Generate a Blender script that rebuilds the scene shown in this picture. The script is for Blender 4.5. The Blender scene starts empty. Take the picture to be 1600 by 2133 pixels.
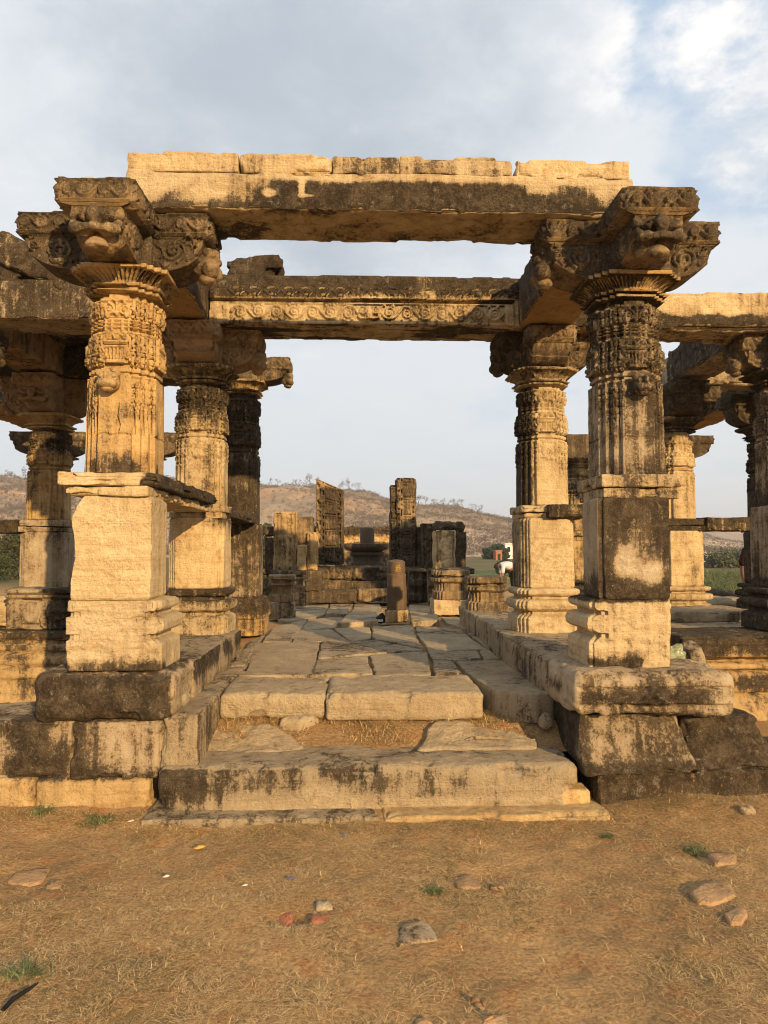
import bpy, math, random
import numpy as np
rad = math.radians
scene = bpy.context.scene
COL = scene.collection
rng = np.random.default_rng(7)
random.seed(7)
_T = (rng.random((64, 64, 64)) * 2 - 1).astype(np.float32)
ORG = {}
SEED = [0]
HAZE = .0006
DENOISE = True


def seed():
    SEED[0] += 1
    return SEED[0]


# ---------------------------------------------------------------- noise
def vn(P, s, sd=0):
    q = P * s + (sd * 7.313 + 100.0)
    i = np.floor(q).astype(np.int64)
    f = (q - i).astype(np.float32)
    f = f * f * (3 - 2 * f)
    a = i & 63
    b = (i + 1) & 63
    x, y, z = f[:, 0], f[:, 1], f[:, 2]
    T = _T
    c0 = T[a[:, 0], a[:, 1], a[:, 2]] * (1 - x) + T[b[:, 0], a[:, 1], a[:, 2]] * x
    c1 = T[a[:, 0], b[:, 1], a[:, 2]] * (1 - x) + T[b[:, 0], b[:, 1], a[:, 2]] * x
    c2 = T[a[:, 0], a[:, 1], b[:, 2]] * (1 - x) + T[b[:, 0], a[:, 1], b[:, 2]] * x
    c3 = T[a[:, 0], b[:, 1], b[:, 2]] * (1 - x) + T[b[:, 0], b[:, 1], b[:, 2]] * x
    return (c0 * (1 - y) + c1 * y) * (1 - z) + (c2 * (1 - y) + c3 * y) * z


def fbm(P, s, o=3, sd=0, g=.5):
    r = 0
    a = 1.
    for k in range(o):
        r = r + a * vn(P, s * 2 ** k, sd + k)
        a *= g
    return r


def sstep(a, b, x):
    t = np.clip((x - a) / (b - a), 0, 1)
    return t * t * (3 - 2 * t)


# ---------------------------------------------------------------- objects
def thing(name, label, cat, loc=(0, 0, 0), group=None):
    o = bpy.data.objects.new(name, None)
    o.empty_display_size = .2
    COL.objects.link(o)
    o.location = loc
    o['label'] = label
    o['category'] = cat
    o['kind'] = 'thing'
    if group:
        o['group'] = group
    ORG[o.name] = np.array(loc, float)
    return o


def tag(o, label, cat, group=None):
    o['label'] = label
    o['category'] = cat
    o['kind'] = 'thing'
    if group:
        o['group'] = group
    return o


def kind(o, k):
    o['kind'] = k
    return o


def mk(name, V, Q, mat, parent=None, ngons=(), smooth=True, attrs=None, org=None):
    V = np.asarray(V, np.float64)
    if parent is not None:
        org = ORG[parent.name]
    elif org is None:
        lo, hi = V.min(0), V.max(0)
        org = np.array([(lo[0] + hi[0]) / 2, (lo[1] + hi[1]) / 2, lo[2]])
    org = np.asarray(org, float)
    me = bpy.data.meshes.new(name)
    Q = np.asarray(Q, np.int32)
    parts = [Q.ravel()] if Q.size else []
    tot = [np.full(len(Q), Q.shape[1] if Q.size else 4, np.int32)]
    for g in ngons:
        parts.append(np.asarray(g, np.int32))
        tot.append(np.array([len(g)], np.int32))
    li = np.concatenate(parts)
    tt = np.concatenate(tot)
    st = np.concatenate([[0], np.cumsum(tt)[:-1]]).astype(np.int32)
    me.vertices.add(len(V))
    me.vertices.foreach_set('co', (V - org).astype(np.float32).ravel())
    me.loops.add(len(li))
    me.loops.foreach_set('vertex_index', li)
    me.polygons.add(len(tt))
    me.polygons.foreach_set('loop_start', st)
    me.polygons.foreach_set('use_smooth', np.full(len(tt), smooth, bool))
    me.update(calc_edges=True)
    me.validate()
    for k, a in (attrs or {}).items():
        a = np.asarray(a, np.float32)
        if a.ndim == 1:
            at = me.attributes.new(k, 'FLOAT', 'POINT')
            at.data.foreach_set('value', a)
        else:
            at = me.attributes.new(k, 'FLOAT_COLOR', 'POINT')
            at.data.foreach_set('color', a.ravel())
    if mat:
        for m in (mat if isinstance(mat, (list, tuple)) else [mat]):
            me.materials.append(m)
    o = bpy.data.objects.new(name, me)
    COL.objects.link(o)
    if parent is not None:
        o.parent = parent
    else:
        o.location = org
    ORG[o.name] = org
    return o


def gridq(n, m, wrap=False):
    """quads of an n x m vertex grid; wrap closes the second axis"""
    i = np.arange(n - 1)[:, None]
    j = np.arange(m if wrap else m - 1)[None, :]
    j2 = (j + 1) % m
    a = i * m + j
    b = i * m + j2
    c = (i + 1) * m + j2
    d = (i + 1) * m + j
    return np.stack([a, b, c, d], -1).reshape(-1, 4)


def stainval(stain, P, N):
    if callable(stain):
        r = stain(P, N)
        return np.broadcast_to(np.asarray(r, float), (len(P),)).copy()
    return np.full(len(P), float(stain))


def vnormals(V, Q):
    A, B, C, D = V[Q[:, 0]], V[Q[:, 1]], V[Q[:, 2]], V[Q[:, 3]]
    n = np.cross(C - A, D - B)
    N = np.zeros_like(V)
    for k in range(4):
        for ax in range(3):
            N[:, ax] += np.bincount(Q[:, k], n[:, ax], len(V))
    return N / (np.linalg.norm(N, axis=1, keepdims=True) + 1e-12)


# ---------------------------------------------------------------- weathered block
def block(name, c, d, mat, parent=None, rz=0, res=.012, r=.015, amp=.004, chip=.02, rough=0., rfaces='',
          relief=None, warp=None, post=None, stain=.25, pale=0., sd=None, fr=4., tilt=0, chipf=6.):
    """c centre, d full size; rotated rz about z. relief {'-y':fn(u,v)} in local coordinates from the centre"""
    sd = seed() if sd is None else sd
    h = np.array(d, float) / 2
    r = min(r, h.min() * .9)
    ax = []
    for k in range(3):
        n = max(3, int(math.ceil(2 * h[k] / res)) + 1)
        a = np.linspace(-h[k], h[k], n)
        e = [h[k] - r, h[k] - r * .62, h[k] - r * .25]
        a = np.unique(np.round(np.concatenate([a[np.abs(a) < h[k] - r * 1.3], e, [-t for t in e], [h[k], -h[k]]]), 5))
        ax.append(a)
    nx, ny, nz = [len(a) for a in ax]
    Qs = []

    def idx(i, j, k):
        return (i * ny + j) * nz + k
    I, J, K = np.arange(nx), np.arange(ny), np.arange(nz)

    def face(f, A, B, flip):
        a0, b0 = np.meshgrid(A[:-1], B[:-1], indexing='ij')
        a1, b1 = a0 + 1, b0 + 1
        q = np.stack([f(a0, b0), f(a1, b0), f(a1, b1), f(a0, b1)], -1).reshape(-1, 4)
        Qs.append(q[:, ::-1] if flip else q)
    face(lambda a, b: idx(a, b, 0), I, J, True)
    face(lambda a, b: idx(a, b, nz - 1), I, J, False)
    face(lambda a, b: idx(a, 0, b), I, K, False)
    face(lambda a, b: idx(a, ny - 1, b), I, K, True)
    face(lambda a, b: idx(0, a, b), J, K, True)
    face(lambda a, b: idx(nx - 1, a, b), J, K, False)
    Q = np.concatenate(Qs)
    u, inv = np.unique(Q.ravel(), return_inverse=True)
    Q = inv.reshape(-1, 4)
    k = u % nz
    j = (u // nz) % ny
    i = u // (nz * ny)
    p = np.stack([ax[0][i], ax[1][j], ax[2][k]], 1)
    q = np.clip(p, -(h - r), h - r)
    dv = p - q
    n = dv / (np.linalg.norm(dv, axis=1, keepdims=True) + 1e-12)
    P = q + n * r
    # edge chips
    w = max(3 * r, .05)
    a = np.clip((np.abs(p) - (h - w)) / np.minimum(w, h), 0, 1)
    a2 = np.sort(a, 1)[:, 1]
    ne = np.sign(p) * a ** 2
    ne /= (np.linalg.norm(ne, axis=1, keepdims=True) + 1e-9)
    W = p + np.array(c)
    disp = amp * (fbm(W, fr, 3, sd) + .5 * fbm(W, fr * 5, 2, sd + 3))
    if chip:
        cm = sstep(.12, .42, fbm(W, chipf, 3, sd + 7))
        P = P - ne * (chip * a2 ** 1.5 * cm)[:, None]
    if rough:
        rr = np.abs(fbm(W * np.array([1, 1, 1.6]), 9, 4, sd + 11))
        rr2 = fbm(W * np.array([1, 1, 2.2]) + .15 * fbm(W, 6, 2, sd)[:, None], 22, 2, sd + 13)
        m = np.zeros(len(P), bool)
        for t in rfaces.split():
            s_, a_ = (-1 if t[0] == '-' else 1), 'xyz'.index(t[1])
            m |= s_ * n[:, a_] > .75
        disp = disp + m * rough * (-.9 * rr + .25 * rr2)
    P = P + n * disp[:, None]
    if relief:
        for t, fn in relief.items():
            s_, a_ = (-1 if t[0] == '-' else 1), 'xyz'.index(t[1])
            m = s_ * n[:, a_] > .8
            if a_ == 1:
                hv = fn(p[m, 0], p[m, 2])
            elif a_ == 0:
                hv = fn(p[m, 1], p[m, 2])
            else:
                hv = fn(p[m, 0], p[m, 1])
            P[m, a_] += s_ * hv
    if warp:
        P = warp(P)
    if tilt:
        ca, sa = math.cos(tilt), math.sin(tilt)
        P = np.stack([P[:, 0] * ca + P[:, 2] * sa, P[:, 1], -P[:, 0] * sa + P[:, 2] * ca], 1)
    if rz:
        ca, sa = math.cos(rz), math.sin(rz)
        P = np.stack([P[:, 0] * ca - P[:, 1] * sa, P[:, 0] * sa + P[:, 1] * ca, P[:, 2]], 1)
    P = P + np.array(c)
    if post:
        P = post(P)
    N = vnormals(P, Q)
    return mk(name, P, Q, mat, parent, attrs={'stain': stainval(stain, P, N), 'pale': stainval(pale, P, N)})


# ---------------------------------------------------------------- loft of a plan along a profile
def resample(prof, res):
    out = [prof[0]]
    for a, b in zip(prof[:-1], prof[1:]):
        L = math.hypot(b[0] - a[0], b[1] - a[1])
        n = max(1, int(math.ceil(L / res)))
        for k in range(1, n + 1):
            t = k / n
            out.append((a[0] + (b[0] - a[0]) * t, a[1] + (b[1] - a[1]) * t))
    return np.array(out)


def offsets(plan):
    P = np.array(plan, float)
    E = np.roll(P, -1, 0) - P
    Ln = np.linalg.norm(E, axis=1)
    n = np.stack([E[:, 1], -E[:, 0]], 1) / Ln[:, None]
    n1 = np.roll(n, 1, 0)
    m = (n + n1) / (1 + (n * n1).sum(1))[:, None]
    return P, m, Ln, n


def loft(name, c, plan, prof, mat, parent=None, res=.01, amp=.003, relief=None, rnd=None, post=None, stain=.25,
         pale=0., sd=None, fr=5., rz=0, caps=True, chip=0.):
    """plan CCW around the origin; prof [(z,offset)]; relief fn(edge,l,L,Z)->outward displacement"""
    sd = seed() if sd is None else sd
    P0, m, Ln, en = offsets(plan)
    pr = resample(prof, res)
    nv = len(P0)
    ed, tt = [], []
    for e in range(nv):
        k = max(2, int(math.ceil(Ln[e] / res)))
        ed += [e] * k
        tt += list(np.arange(k) / k)
    ed = np.array(ed)
    tt = np.array(tt)
    rings = []
    z = pr[:, 0]
    PV = P0[None] + m[None] * pr[:, 1][:, None, None]
    A = PV[:, ed]
    B = PV[:, (ed + 1) % nv]
    XY = A + (B - A) * tt[None, :, None]
    if rnd:
        b, R = rnd
        bz = np.array([b(v) for v in z])
        rr = np.linalg.norm(XY, axis=2, keepdims=True)
        tgt = XY / rr * (R + pr[:, 1][:, None, None])
        XY = XY + (tgt - XY) * bz[:, None, None]
    nz, nu = XY.shape[:2]
    V = np.concatenate([XY, np.broadcast_to(z[:, None, None], (nz, nu, 1))], 2).reshape(-1, 3)
    Q = gridq(nz, nu, True)
    N = vnormals(V, Q)
    if rz:
        ca, sa = math.cos(rz), math.sin(rz)
        R2 = np.array([[ca, sa, 0], [-sa, ca, 0], [0, 0, 1]])
    W = V + np.array(c)
    d = amp * (fbm(W, fr, 3, sd) + .5 * fbm(W, fr * 5, 2, sd + 3))
    if relief:
        E2 = np.broadcast_to(ed[None], (nz, nu)).ravel()
        L2 = Ln[E2]
        l2 = np.broadcast_to(tt[None], (nz, nu)).ravel() * L2
        d = d + relief(E2, l2, L2, V[:, 2])
    if chip:
        d = d - chip * sstep(.25, .7, fbm(W, 7, 3, sd + 9))
    V = V + N * d[:, None]
    if rz:
        V = V @ R2
    V = V + np.array(c)
    if post:
        V = post(V)
    N = vnormals(V, Q)
    ng = []
    if caps:
        ng = [list(range(nu - 1, -1, -1)), list(range((nz - 1) * nu, nz * nu))]
    return mk(name, V, Q, mat, parent, ngons=ng, attrs={'stain': stainval(stain, V, N), 'pale': stainval(pale, V, N)})


# ---------------------------------------------------------------- irregular slab from an outline
def slab(name, poly, z0, z1, mat, parent=None, res=.02, r=.02, amp=.004, stain=.25, pale=0., sd=None, shrink=.008,
         dome=0., dz=None, jag=.006):
    sd = seed() if sd is None else sd
    P = np.array(poly, float)
    ar = .5 * np.sum(P[:, 0] * np.roll(P[:, 1], -1) - np.roll(P[:, 0], -1) * P[:, 1])
    if ar < 0:
        P = P[::-1]
    E = np.roll(P, -1, 0) - P
    Ln = np.linalg.norm(E, axis=1)
    pts = []
    for e in range(len(P)):
        k = max(2, int(Ln[e] / res))
        for t in np.arange(k) / k:
            pts.append(P[e] + E[e] * t)
    B = np.array(pts)
    for _ in range(3):      # round the corners
        B = .5 * B + .25 * (np.roll(B, 1, 0) + np.roll(B, -1, 0))
    T = np.roll(B, -1, 0) - np.roll(B, 1, 0)
    Nn = np.stack([T[:, 1], -T[:, 0]], 1)
    Nn /= np.linalg.norm(Nn, axis=1, keepdims=True) + 1e-9
    B3 = np.concatenate([B, np.zeros((len(B), 1))], 1)
    B = B + Nn * (jag * fbm(B3, 7, 3, sd) - shrink)[:, None]
    cen = B.mean(0)
    hgt = z1 - z0
    r = min(r, hgt * .5)
    rings = []
    ns = max(2, int(hgt / res))
    for t in np.linspace(0, 1, ns):
        rings.append((B, np.full(len(B), z0 + (hgt - r) * t)))
    for a in (30, 60, 85):
        a = rad(a)
        rings.append((B - Nn * (r * (1 - math.cos(a))), np.full(len(B), z1 - r + r * math.sin(a))))
    Bi = B - Nn * r
    mr = np.linalg.norm(Bi - cen, axis=1).mean()
    nr = max(3, int(mr / res))
    for t in np.linspace(0, 1, nr + 1)[1:]:
        t2 = min(t, .985)
        rings.append((Bi + (cen - Bi) * t2, np.full(len(B), z1 + dome * (1 - (1 - t2) ** 2))))
    V = np.concatenate([np.concatenate([b, z[:, None]], 1) for b, z in rings])
    nu = len(B)
    Q = gridq(len(rings), nu, True)
    N = vnormals(V, Q)
    V = V + N * (amp * (fbm(V, 3.5, 3, sd) + .6 * fbm(V, 16, 3, sd + 3)))[:, None]
    if dz:
        V[:, 2] += dz(V[:, 0], V[:, 1]) * (V[:, 2] - z0) / hgt
    N = vnormals(V, Q)
    n = len(rings)
    return mk(name, V, Q, mat, parent, ngons=[list(range((n - 1) * nu, n * nu))],
              attrs={'stain': stainval(stain, V, N), 'pale': stainval(pale, V, N)})


# ---------------------------------------------------------------- lump: star-shaped union of ellipsoids
def ico(sub):
    t = (1 + 5 ** .5) / 2
    v = [(-1, t, 0), (1, t, 0), (-1, -t, 0), (1, -t, 0), (0, -1, t), (0, 1, t), (0, -1, -t), (0, 1, -t), (t, 0, -1), (t, 0, 1), (-t, 0, -1), (-t, 0, 1)]
    f = [(0, 11, 5), (0, 5, 1), (0, 1, 7), (0, 7, 10), (0, 10, 11), (1, 5, 9), (5, 11, 4), (11, 10, 2), (10, 7, 6), (7, 1, 8),
         (3, 9, 4), (3, 4, 2), (3, 2, 6), (3, 6, 8), (3, 8, 9), (4, 9, 5), (2, 4, 11), (6, 2, 10), (8, 6, 7), (9, 8, 1)]
    V = np.array(v, float)
    V /= np.linalg.norm(V, axis=1, keepdims=True)
    F = np.array(f)
    for _ in range(sub):
        e = np.concatenate([F[:, [0, 1]], F[:, [1, 2]], F[:, [2, 0]]])
        es = np.sort(e, 1)
        u, inv = np.unique(es, axis=0, return_inverse=True)
        inv = inv.ravel()
        mid = V[u].mean(1)
        mid /= np.linalg.norm(mid, axis=1, keepdims=True)
        n = len(V)
        V = np.concatenate([V, mid])
        k = len(F)
        a, b, c_ = n + inv[:k], n + inv[k:2 * k], n + inv[2 * k:]
        F = np.concatenate([np.stack([F[:, 0], a, c_], 1), np.stack([F[:, 1], b, a], 1), np.stack([F[:, 2], c_, b], 1), np.stack([a, b, c_], 1)])
    return V, F


_ICO = {}


def lump(name, c, ells, mat, parent=None, sub=5, rz=0, amp=.004, fr=14, stain=.5, pale=0., soft=.01, scale=1., sd=None, post=None):
    """ells: (cx,cy,cz, rx,ry,rz[,sign]) in local space around c; sign -1 carves"""
    sd = seed() if sd is None else sd
    if sub not in _ICO:
        _ICO[sub] = ico(sub)
    D, F = _ICO[sub]
    acc = np.zeros(len(D))
    cut = np.zeros(len(D))
    for e in ells:
        q = np.array(e[:3]) * scale
        R = np.array(e[3:6]) * scale
        d = D / R
        o = -q / R
        A = (d * d).sum(1)
        Bq = 2 * (d * o).sum(1)
        Cq = (o * o).sum() - 1
        disc = Bq * Bq - 4 * A * Cq
        ok = disc > 0
        t = np.where(ok, (-Bq + np.sqrt(np.maximum(disc, 0))) / (2 * A), 0)
        t = np.maximum(t, 0)
        if len(e) > 6:
            t0 = np.where(ok, (-Bq - np.sqrt(np.maximum(disc, 0))) / (2 * A), 0)
            cut = np.maximum(cut, np.where(ok, t - np.maximum(t0, 0), 0) * e[6])
        else:
            acc = np.maximum(acc, t) + .25 * soft * np.exp(-np.abs(acc - t) / soft) * (np.minimum(acc, t) > 0)
    acc = np.maximum(acc - cut, .004)
    P = D * acc[:, None]
    P = P + D * (amp * fbm(P + sd, fr, 3, sd))[:, None]
    if rz:
        ca, sa = math.cos(rz), math.sin(rz)
        P = np.stack([P[:, 0] * ca - P[:, 1] * sa, P[:, 0] * sa + P[:, 1] * ca, P[:, 2]], 1)
    P = P + np.array(c)
    if post:
        P = post(P)
    return mk(name, P, F, mat, parent, attrs={'stain': stainval(stain, P, D), 'pale': stainval(pale, P, D)})


# ---------------------------------------------------------------- carved relief raster
class Rel:
    def __init__(s, W, H, res=.003):
        s.W, s.H, s.res = W, H, res
        s.nx, s.ny = int(W / res) + 2, int(H / res) + 2
        s.a = np.zeros((s.nx, s.ny), np.float32)

    def _win(s, x, y, w):
        i0, i1 = max(0, int((x - w) / s.res)), min(s.nx, int((x + w) / s.res) + 2)
        j0, j1 = max(0, int((y - w) / s.res)), min(s.ny, int((y + w) / s.res) + 2)
        if i0 >= i1 or j0 >= j1:
            return None
        X = (np.arange(i0, i1) * s.res - x)[:, None]
        Y = (np.arange(j0, j1) * s.res - y)[None, :]
        return slice(i0, i1), slice(j0, j1), X, Y

    def dot(s, x, y, w, h, hy=None):
        hy = hy or w
        q = s._win(x, y, max(w, hy))
        if q is None:
            return
        i, j, X, Y = q
        v = h * np.minimum(1, 1.7 * np.sqrt(np.maximum(0, 1 - (X / w) ** 2 - (Y / hy) ** 2)))
        s.a[i, j] = np.maximum(s.a[i, j], v) if h > 0 else np.minimum(s.a[i, j], v)

    def stroke(s, pts, w, h, w1=None):
        pts = np.array(pts, float)
        L = np.concatenate([[0], np.cumsum(np.linalg.norm(np.diff(pts, axis=0), axis=1))])
        n = max(2, int(L[-1] / (s.res * 1.2)))
        for t in np.linspace(0, L[-1], n):
            x = np.interp(t, L, pts[:, 0])
            y = np.interp(t, L, pts[:, 1])
            s.dot(x, y, w + ((w1 - w) * t / L[-1] if w1 is not None else 0), h)

    def rect(s, x0, x1, y0, y1, h, add=False):
        i0, i1 = max(0, int(x0 / s.res)), int(x1 / s.res) + 1
        j0, j1 = max(0, int(y0 / s.res)), int(y1 / s.res) + 1
        if add:
            s.a[i0:i1, j0:j1] += h
        elif h > 0:
            s.a[i0:i1, j0:j1] = np.maximum(s.a[i0:i1, j0:j1], h)
        else:
            s.a[i0:i1, j0:j1] = np.minimum(s.a[i0:i1, j0:j1], h)

    def spiral(s, cx, cy, r, turns=1.6, a0=0, d=1, w=.006, h=.008, w1=None):
        t = np.linspace(0, 1, 40)
        R = r * (1 - .85 * t)
        A = a0 + d * t * turns * 2 * math.pi
        s.stroke(np.stack([cx + R * np.cos(A), cy + R * np.sin(A)], 1), w, h, w1 or w)
        s.dot(cx, cy, w * 1.3, h)

    def arc(s, cx, cy, rx, ry, a0, a1, w, h):
        A = np.linspace(a0, a1, 24)
        s.stroke(np.stack([cx + rx * np.cos(A), cy + ry * np.sin(A)], 1), w, h)

    def curls(s, x0, x1, y0, y1, n, r, w, h, rs):
        for _ in range(n):
            x, y = rs.uniform(x0, x1), rs.uniform(y0, y1)
            q = r * rs.uniform(.6, 1.2)
            a = rs.uniform(0, 6.28)
            if rs.random() < .55:
                s.spiral(x, y, q, 1.2, a, rs.choice([-1, 1]), w, h)
            else:
                s.arc(x, y, q, q * 1.3, a, a + 2.4, w, h)

    def vase(s, cx, y0, w, H, h=.012):
        """pot of plenty: foot, fluted bowl, rim, foliage spilling over both shoulders"""
        s.rect(cx - w * .28, cx + w * .28, y0, y0 + H * .1, h * .8)
        n = 6
        for k in range(n):
            x = cx + w * .36 * ((k + .5) / n * 2 - 1)
            s.stroke([(x * .8 + cx * .2, y0 + H * .14), (x, y0 + H * .46)], w * .026, h * .9)
        s.rect(cx - w * .33, cx + w * .33, y0 + H * .50, y0 + H * .57, h * .9)
        s.rect(cx - w * .38, cx + w * .38, y0 + H * .64, y0 + H * .72, h * 1.15)
        s.rect(cx - w * .36, cx + w * .36, y0 + H * .73, y0 + H * .77, -h * .9)
        for sg in (-1, 1):
            s.stroke([(cx + sg * w * .30, y0 + H * .78), (cx + sg * w * .46, y0 + H * .66), (cx + sg * w * .44, y0 + H * .48), (cx + sg * w * .36, y0 + H * .36)], w * .026, h)
            s.spiral(cx + sg * w * .40, y0 + H * .24, w * .12, 1.5, 1.5, sg, w * .021, h)
            s.spiral(cx + sg * w * .22, y0 + H * .9, w * .11, 1.3, -1.5, sg, w * .021, h * .9)
            s.stroke([(cx + sg * w * .03, y0 + H * .78), (cx + sg * w * .12, y0 + H * .95)], w * .03, h)
            s.dot(cx + sg * w * .46, y0 + H * .08, w * .05, h)

    def volutes(s, cx, y0, w, H, h=.012):
        for sg in (-1, 1):
            s.spiral(cx + sg * w * .27, y0 + H * .36, w * .19, 1.6, math.pi / 2, sg, w * .025, h)
            s.arc(cx + sg * w * .13, y0 + H * .62, w * .14, H * .3, math.pi / 2 - sg * 1.2, math.pi / 2 + sg * 1.5, w * .024, h)
            s.dot(cx + sg * w * .34, y0 + H * .08, w * .09, h)
        s.stroke([(cx, y0 + H * .1), (cx, y0 + H * .8)], w * .06, h, w * .015)
        s.stroke([(cx - w * .1, y0 + H * .2), (cx, y0 + H * .1), (cx + w * .1, y0 + H * .2)], w * .03, h)

    def vine(s, x0, x1, y0, y1, n, w, h, flip=1):
        """undulating stem with a spiral in each bay"""
        H = y1 - y0
        t = np.linspace(0, 1, n * 14)
        yc = (y0 + y1) / 2
        s.stroke(np.stack([x0 + (x1 - x0) * t, yc + flip * H * .38 * np.sin(t * n * math.pi)], 1), w, h)
        for k in range(n):
            cx = x0 + (x1 - x0) * (k + .5) / n
            sg = flip * (1 if k % 2 == 0 else -1)
            s.spiral(cx, yc - sg * H * .02, H * .33, 1.7, sg * math.pi / 2, -sg, w * .85, h * .9)
            s.dot(cx + H * .2, yc - sg * H * .4, w * 1.2, h * .8)
            s.dot(cx - H * .3, yc - sg * H * .42, w, h * .8)

    def sample(s, u, v):
        x = np.clip(u / s.res, 0, s.nx - 1.001)
        y = np.clip(v / s.res, 0, s.ny - 1.001)
        i, j = x.astype(int), y.astype(int)
        f, g = x - i, y - j
        a = s.a
        return (a[i, j] * (1 - f) + a[i + 1, j] * f) * (1 - g) + (a[i, j + 1] * (1 - f) + a[i + 1, j + 1] * f) * g


# ================================================================ materials
def nodes(name):
    m = bpy.data.materials.new(name)
    m.use_nodes = True
    nt = m.node_tree
    nt.nodes.clear()
    out = nt.nodes.new('ShaderNodeOutputMaterial')
    b = nt.nodes.new('ShaderNodeBsdfPrincipled')
    nt.links.new(b.outputs[0], out.inputs[0])
    b.inputs['Specular IOR Level'].default_value = .25
    return m, nt, b


def nn(nt, t, **kw):
    n = nt.nodes.new(t)
    for k, v in kw.items():
        setattr(n, k, v)
    return n


def setin(nt, sock, v):
    if isinstance(v, (int, float)):
        sock.default_value = v
    elif isinstance(v, tuple):
        sock.default_value = v if len(v) != 3 or sock.type == 'VECTOR' else (*v, 1)
    else:
        nt.links.new(v, sock)


def noise(nt, vec, s, det=4, ro=.55, dist=0.):
    n = nn(nt, 'ShaderNodeTexNoise')
    nt.links.new(vec, n.inputs['Vector'])
    n.inputs['Scale'].default_value = s
    n.inputs['Detail'].default_value = det
    n.inputs['Roughness'].default_value = ro
    n.inputs['Distortion'].default_value = dist
    return n.outputs['Fac']


def mth(nt, op, a, b=0., c=None, clamp=False):
    n = nn(nt, 'ShaderNodeMath', operation=op)
    n.use_clamp = clamp
    setin(nt, n.inputs[0], a)
    setin(nt, n.inputs[1], b)
    if c is not None:
        setin(nt, n.inputs[2], c)
    return n.outputs[0]


def mapr(nt, v, a, b, c=0., d=1., smooth=True):
    n = nn(nt, 'ShaderNodeMapRange')
    if smooth:
        n.interpolation_type = 'SMOOTHSTEP'
    setin(nt, n.inputs[0], v)
    for i, x in enumerate((a, b, c, d)):
        n.inputs[i + 1].default_value = x
    return n.outputs[0]


def mixc(nt, f, a, b, mode='MIX'):
    n = nn(nt, 'ShaderNodeMix', data_type='RGBA', blend_type=mode)
    n.clamp_factor = True
    setin(nt, n.inputs[0], f)
    setin(nt, n.inputs[6], a)
    setin(nt, n.inputs[7], b)
    return n.outputs[2]


def scalev(nt, vec, s):
    n = nn(nt, 'ShaderNodeMapping')
    nt.links.new(vec, n.inputs[0])
    n.inputs['Scale'].default_value = s
    return n.outputs[0]


def attr(nt, name, col=False):
    n = nn(nt, 'ShaderNodeAttribute', attribute_name=name)
    return n.outputs['Color'] if col else n.outputs['Fac']


def bump(nt, b, h, dist, strength=1.):
    n = nn(nt, 'ShaderNodeBump')
    n.inputs['Distance'].default_value = dist
    n.inputs['Strength'].default_value = strength
    nt.links.new(h, n.inputs['Height'])
    nt.links.new(n.outputs[0], b.inputs['Normal'])


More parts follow.
